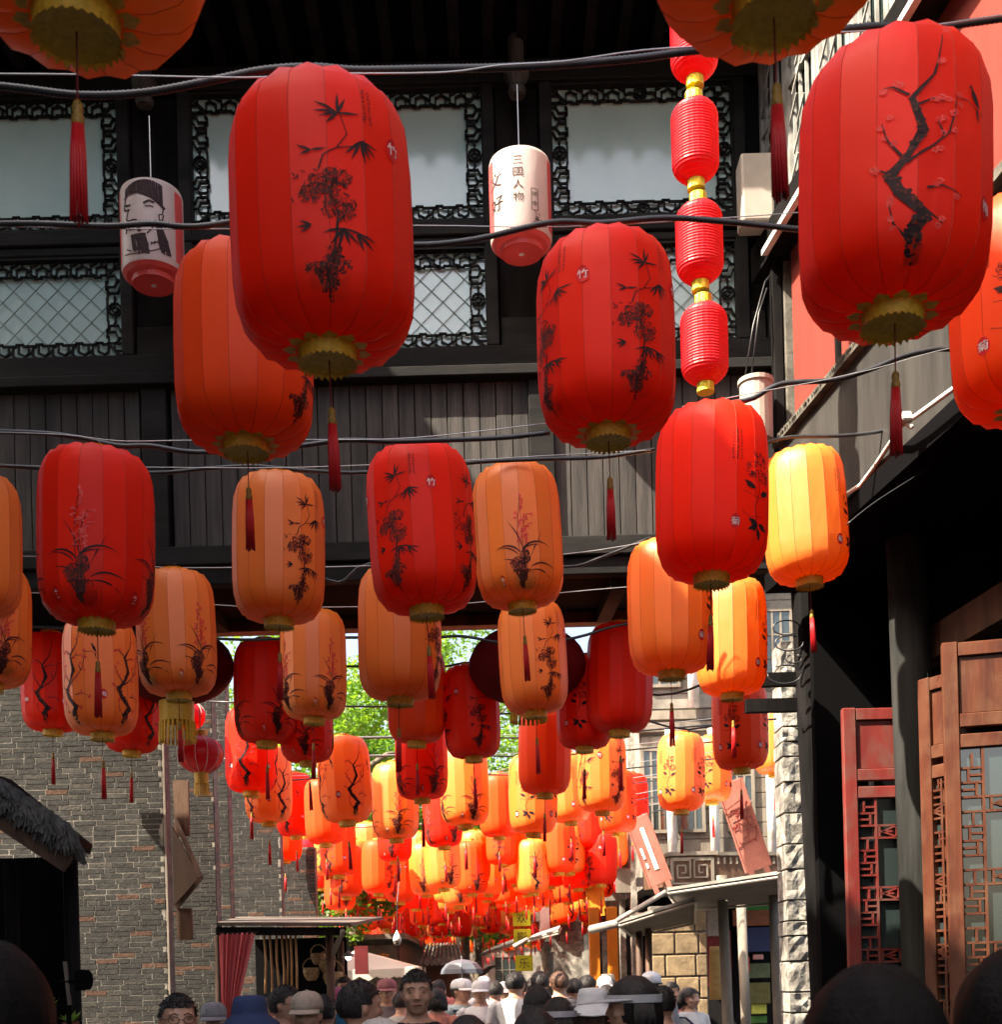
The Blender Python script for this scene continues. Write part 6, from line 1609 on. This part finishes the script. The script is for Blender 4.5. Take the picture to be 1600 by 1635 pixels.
# dark heads right in front of the camera
person(1392, 1546, 1.55, 182, 'w', (0.02, 0.02, 0.02), 'large black haired head close to the camera at the lower right', 'sleek', hairm=HAIR_SHADED)
person(1625, 1520, 1.75, 176, 'm', (0.03, 0.03, 0.03), 'dark head cut off by the lower right corner', 'sleek', hairm=HAIR_SHADED)
person(-22, 1508, 1.75, 184, 'm', (0.03, 0.03, 0.03), 'dark head and shoulder cut off by the lower left corner', 'sleek', hairm=HAIR_SHADED)
# far crowd, small
RP = random.Random(21)
tones = [(0.6, 0.6, 0.62), (0.05, 0.05, 0.07), (0.45, 0.5, 0.6), (0.5, 0.2, 0.2), (0.2, 0.22, 0.25), (0.6, 0.55, 0.45), (0.1, 0.2, 0.3), (0.65, 0.6, 0.6)]
for k in range(34):
    dd = 13.5 + k * 0.62; lo, hi = 640 + k * 0.8, 1000 - k * 3.2
    px = RP.uniform(lo, hi); top = 1570 - (RP.uniform(1.56, 1.76) - 1.65) / dd * F - RS * (px - 800)
    hat = RP.choice((None, None, None, 'cap', 'bucket'))
    away = RP.random() < 0.6
    person(px, top, dd, (180 if away else 0) + RP.uniform(-30, 30), RP.choice('mws'), tones[k % 8], ('small far figure' if k < 12 else 'smaller far figure' if k < 25 else 'tiny hindmost figure') + ', %s top%s, %s, %s' % (('white', 'black', 'pale blue', 'red', 'grey', 'cream', 'dark blue', 'pinkish white')[k % 8], {None: '', 'cap': ' and cap', 'bucket': ' and sun hat'}[hat], 'walking away' if away else 'facing the camera', ('far left', 'left', 'left of the signs', 'below the signs', 'right of the signs', 'right', 'far right')[min(6, int((px - 640) / 50))]), RP.choice(('short', 'bob')), hat, RP.choice(((0.7, 0.7, 0.7), (0.1, 0.1, 0.15), (0.6, 0.5, 0.4))), group='distant walkers with hats' if hat else 'distant bare headed walkers')
# phone on a stick, plants and display by the booth at the lower left
ph_ = tag(empty('phone_rig', P(128, 1565, 6.6)), 'black phone clamp with pale stick held up at the thatched booth', 'phone holder')
o = MB(); o.cbox((0.0, 0, 0), (0.06, 0.02, 0.11)); bevel(o.build('phone', M['black'], ph_), 0.006)
o = MB(); o.tube([(-0.11, 0, -0.01), (0.0, 0, 0.0)], 0.012, 8); o.build('clamp_arm', M['black'], ph_)
o = MB(); o.rings([[(0.06 * 0.6 + 0.03 * cos(t), -0.005, 0.0 + 0.055 * sin(t)) for t in [2 * pi * k / 10 for k in range(10)]], [(0.06 * 0.6 + 0.03 * cos(t), 0.008, 0.0 + 0.055 * sin(t)) for t in [2 * pi * k / 10 for k in range(10)]]]); o.build('grip', M['black'], ph_)
o = MB(); o.bar((-0.08, 0, 0.10), (-0.06, 0, -0.13), 0.016, 0.02, up=(0, 1, 0)); o.build('pale_stick', M['beigew'], ph_)
o = MB(); o.tube([(-0.07, 0.01, -0.05), (-0.07, 0.01, -0.6)], 0.014, 8); o.build('stand', M['black'], ph_)
for i, (px, py, lab) in enumerate(((75, 1608, 'small leafy pot plant on the booth counter'), (112, 1632, 'pale green plant at the bottom edge by the phone holder'))):
    t = tag(empty('pot_plant', P(px, py, 6.7)), lab, 'plant'); mb = MB()
    for k in range(16):
        a = rnd.uniform(0, 6.28); q = Vector((cos(a) * 0.07, sin(a) * 0.05, rnd.uniform(0.0, 0.07))); s = Vector((-sin(a), cos(a), 0)) * 0.014
        mb.face((0, 0, 0), q * 0.5 + s, q, q * 0.5 - s)
    mb.build('leaves', M['leaf'], t); MB().lathe([(0.03, -0.09), (0.045, 0.0), (0.04, 0.0)], 12, caps=True).build('pot', M['pinkboard'], t)
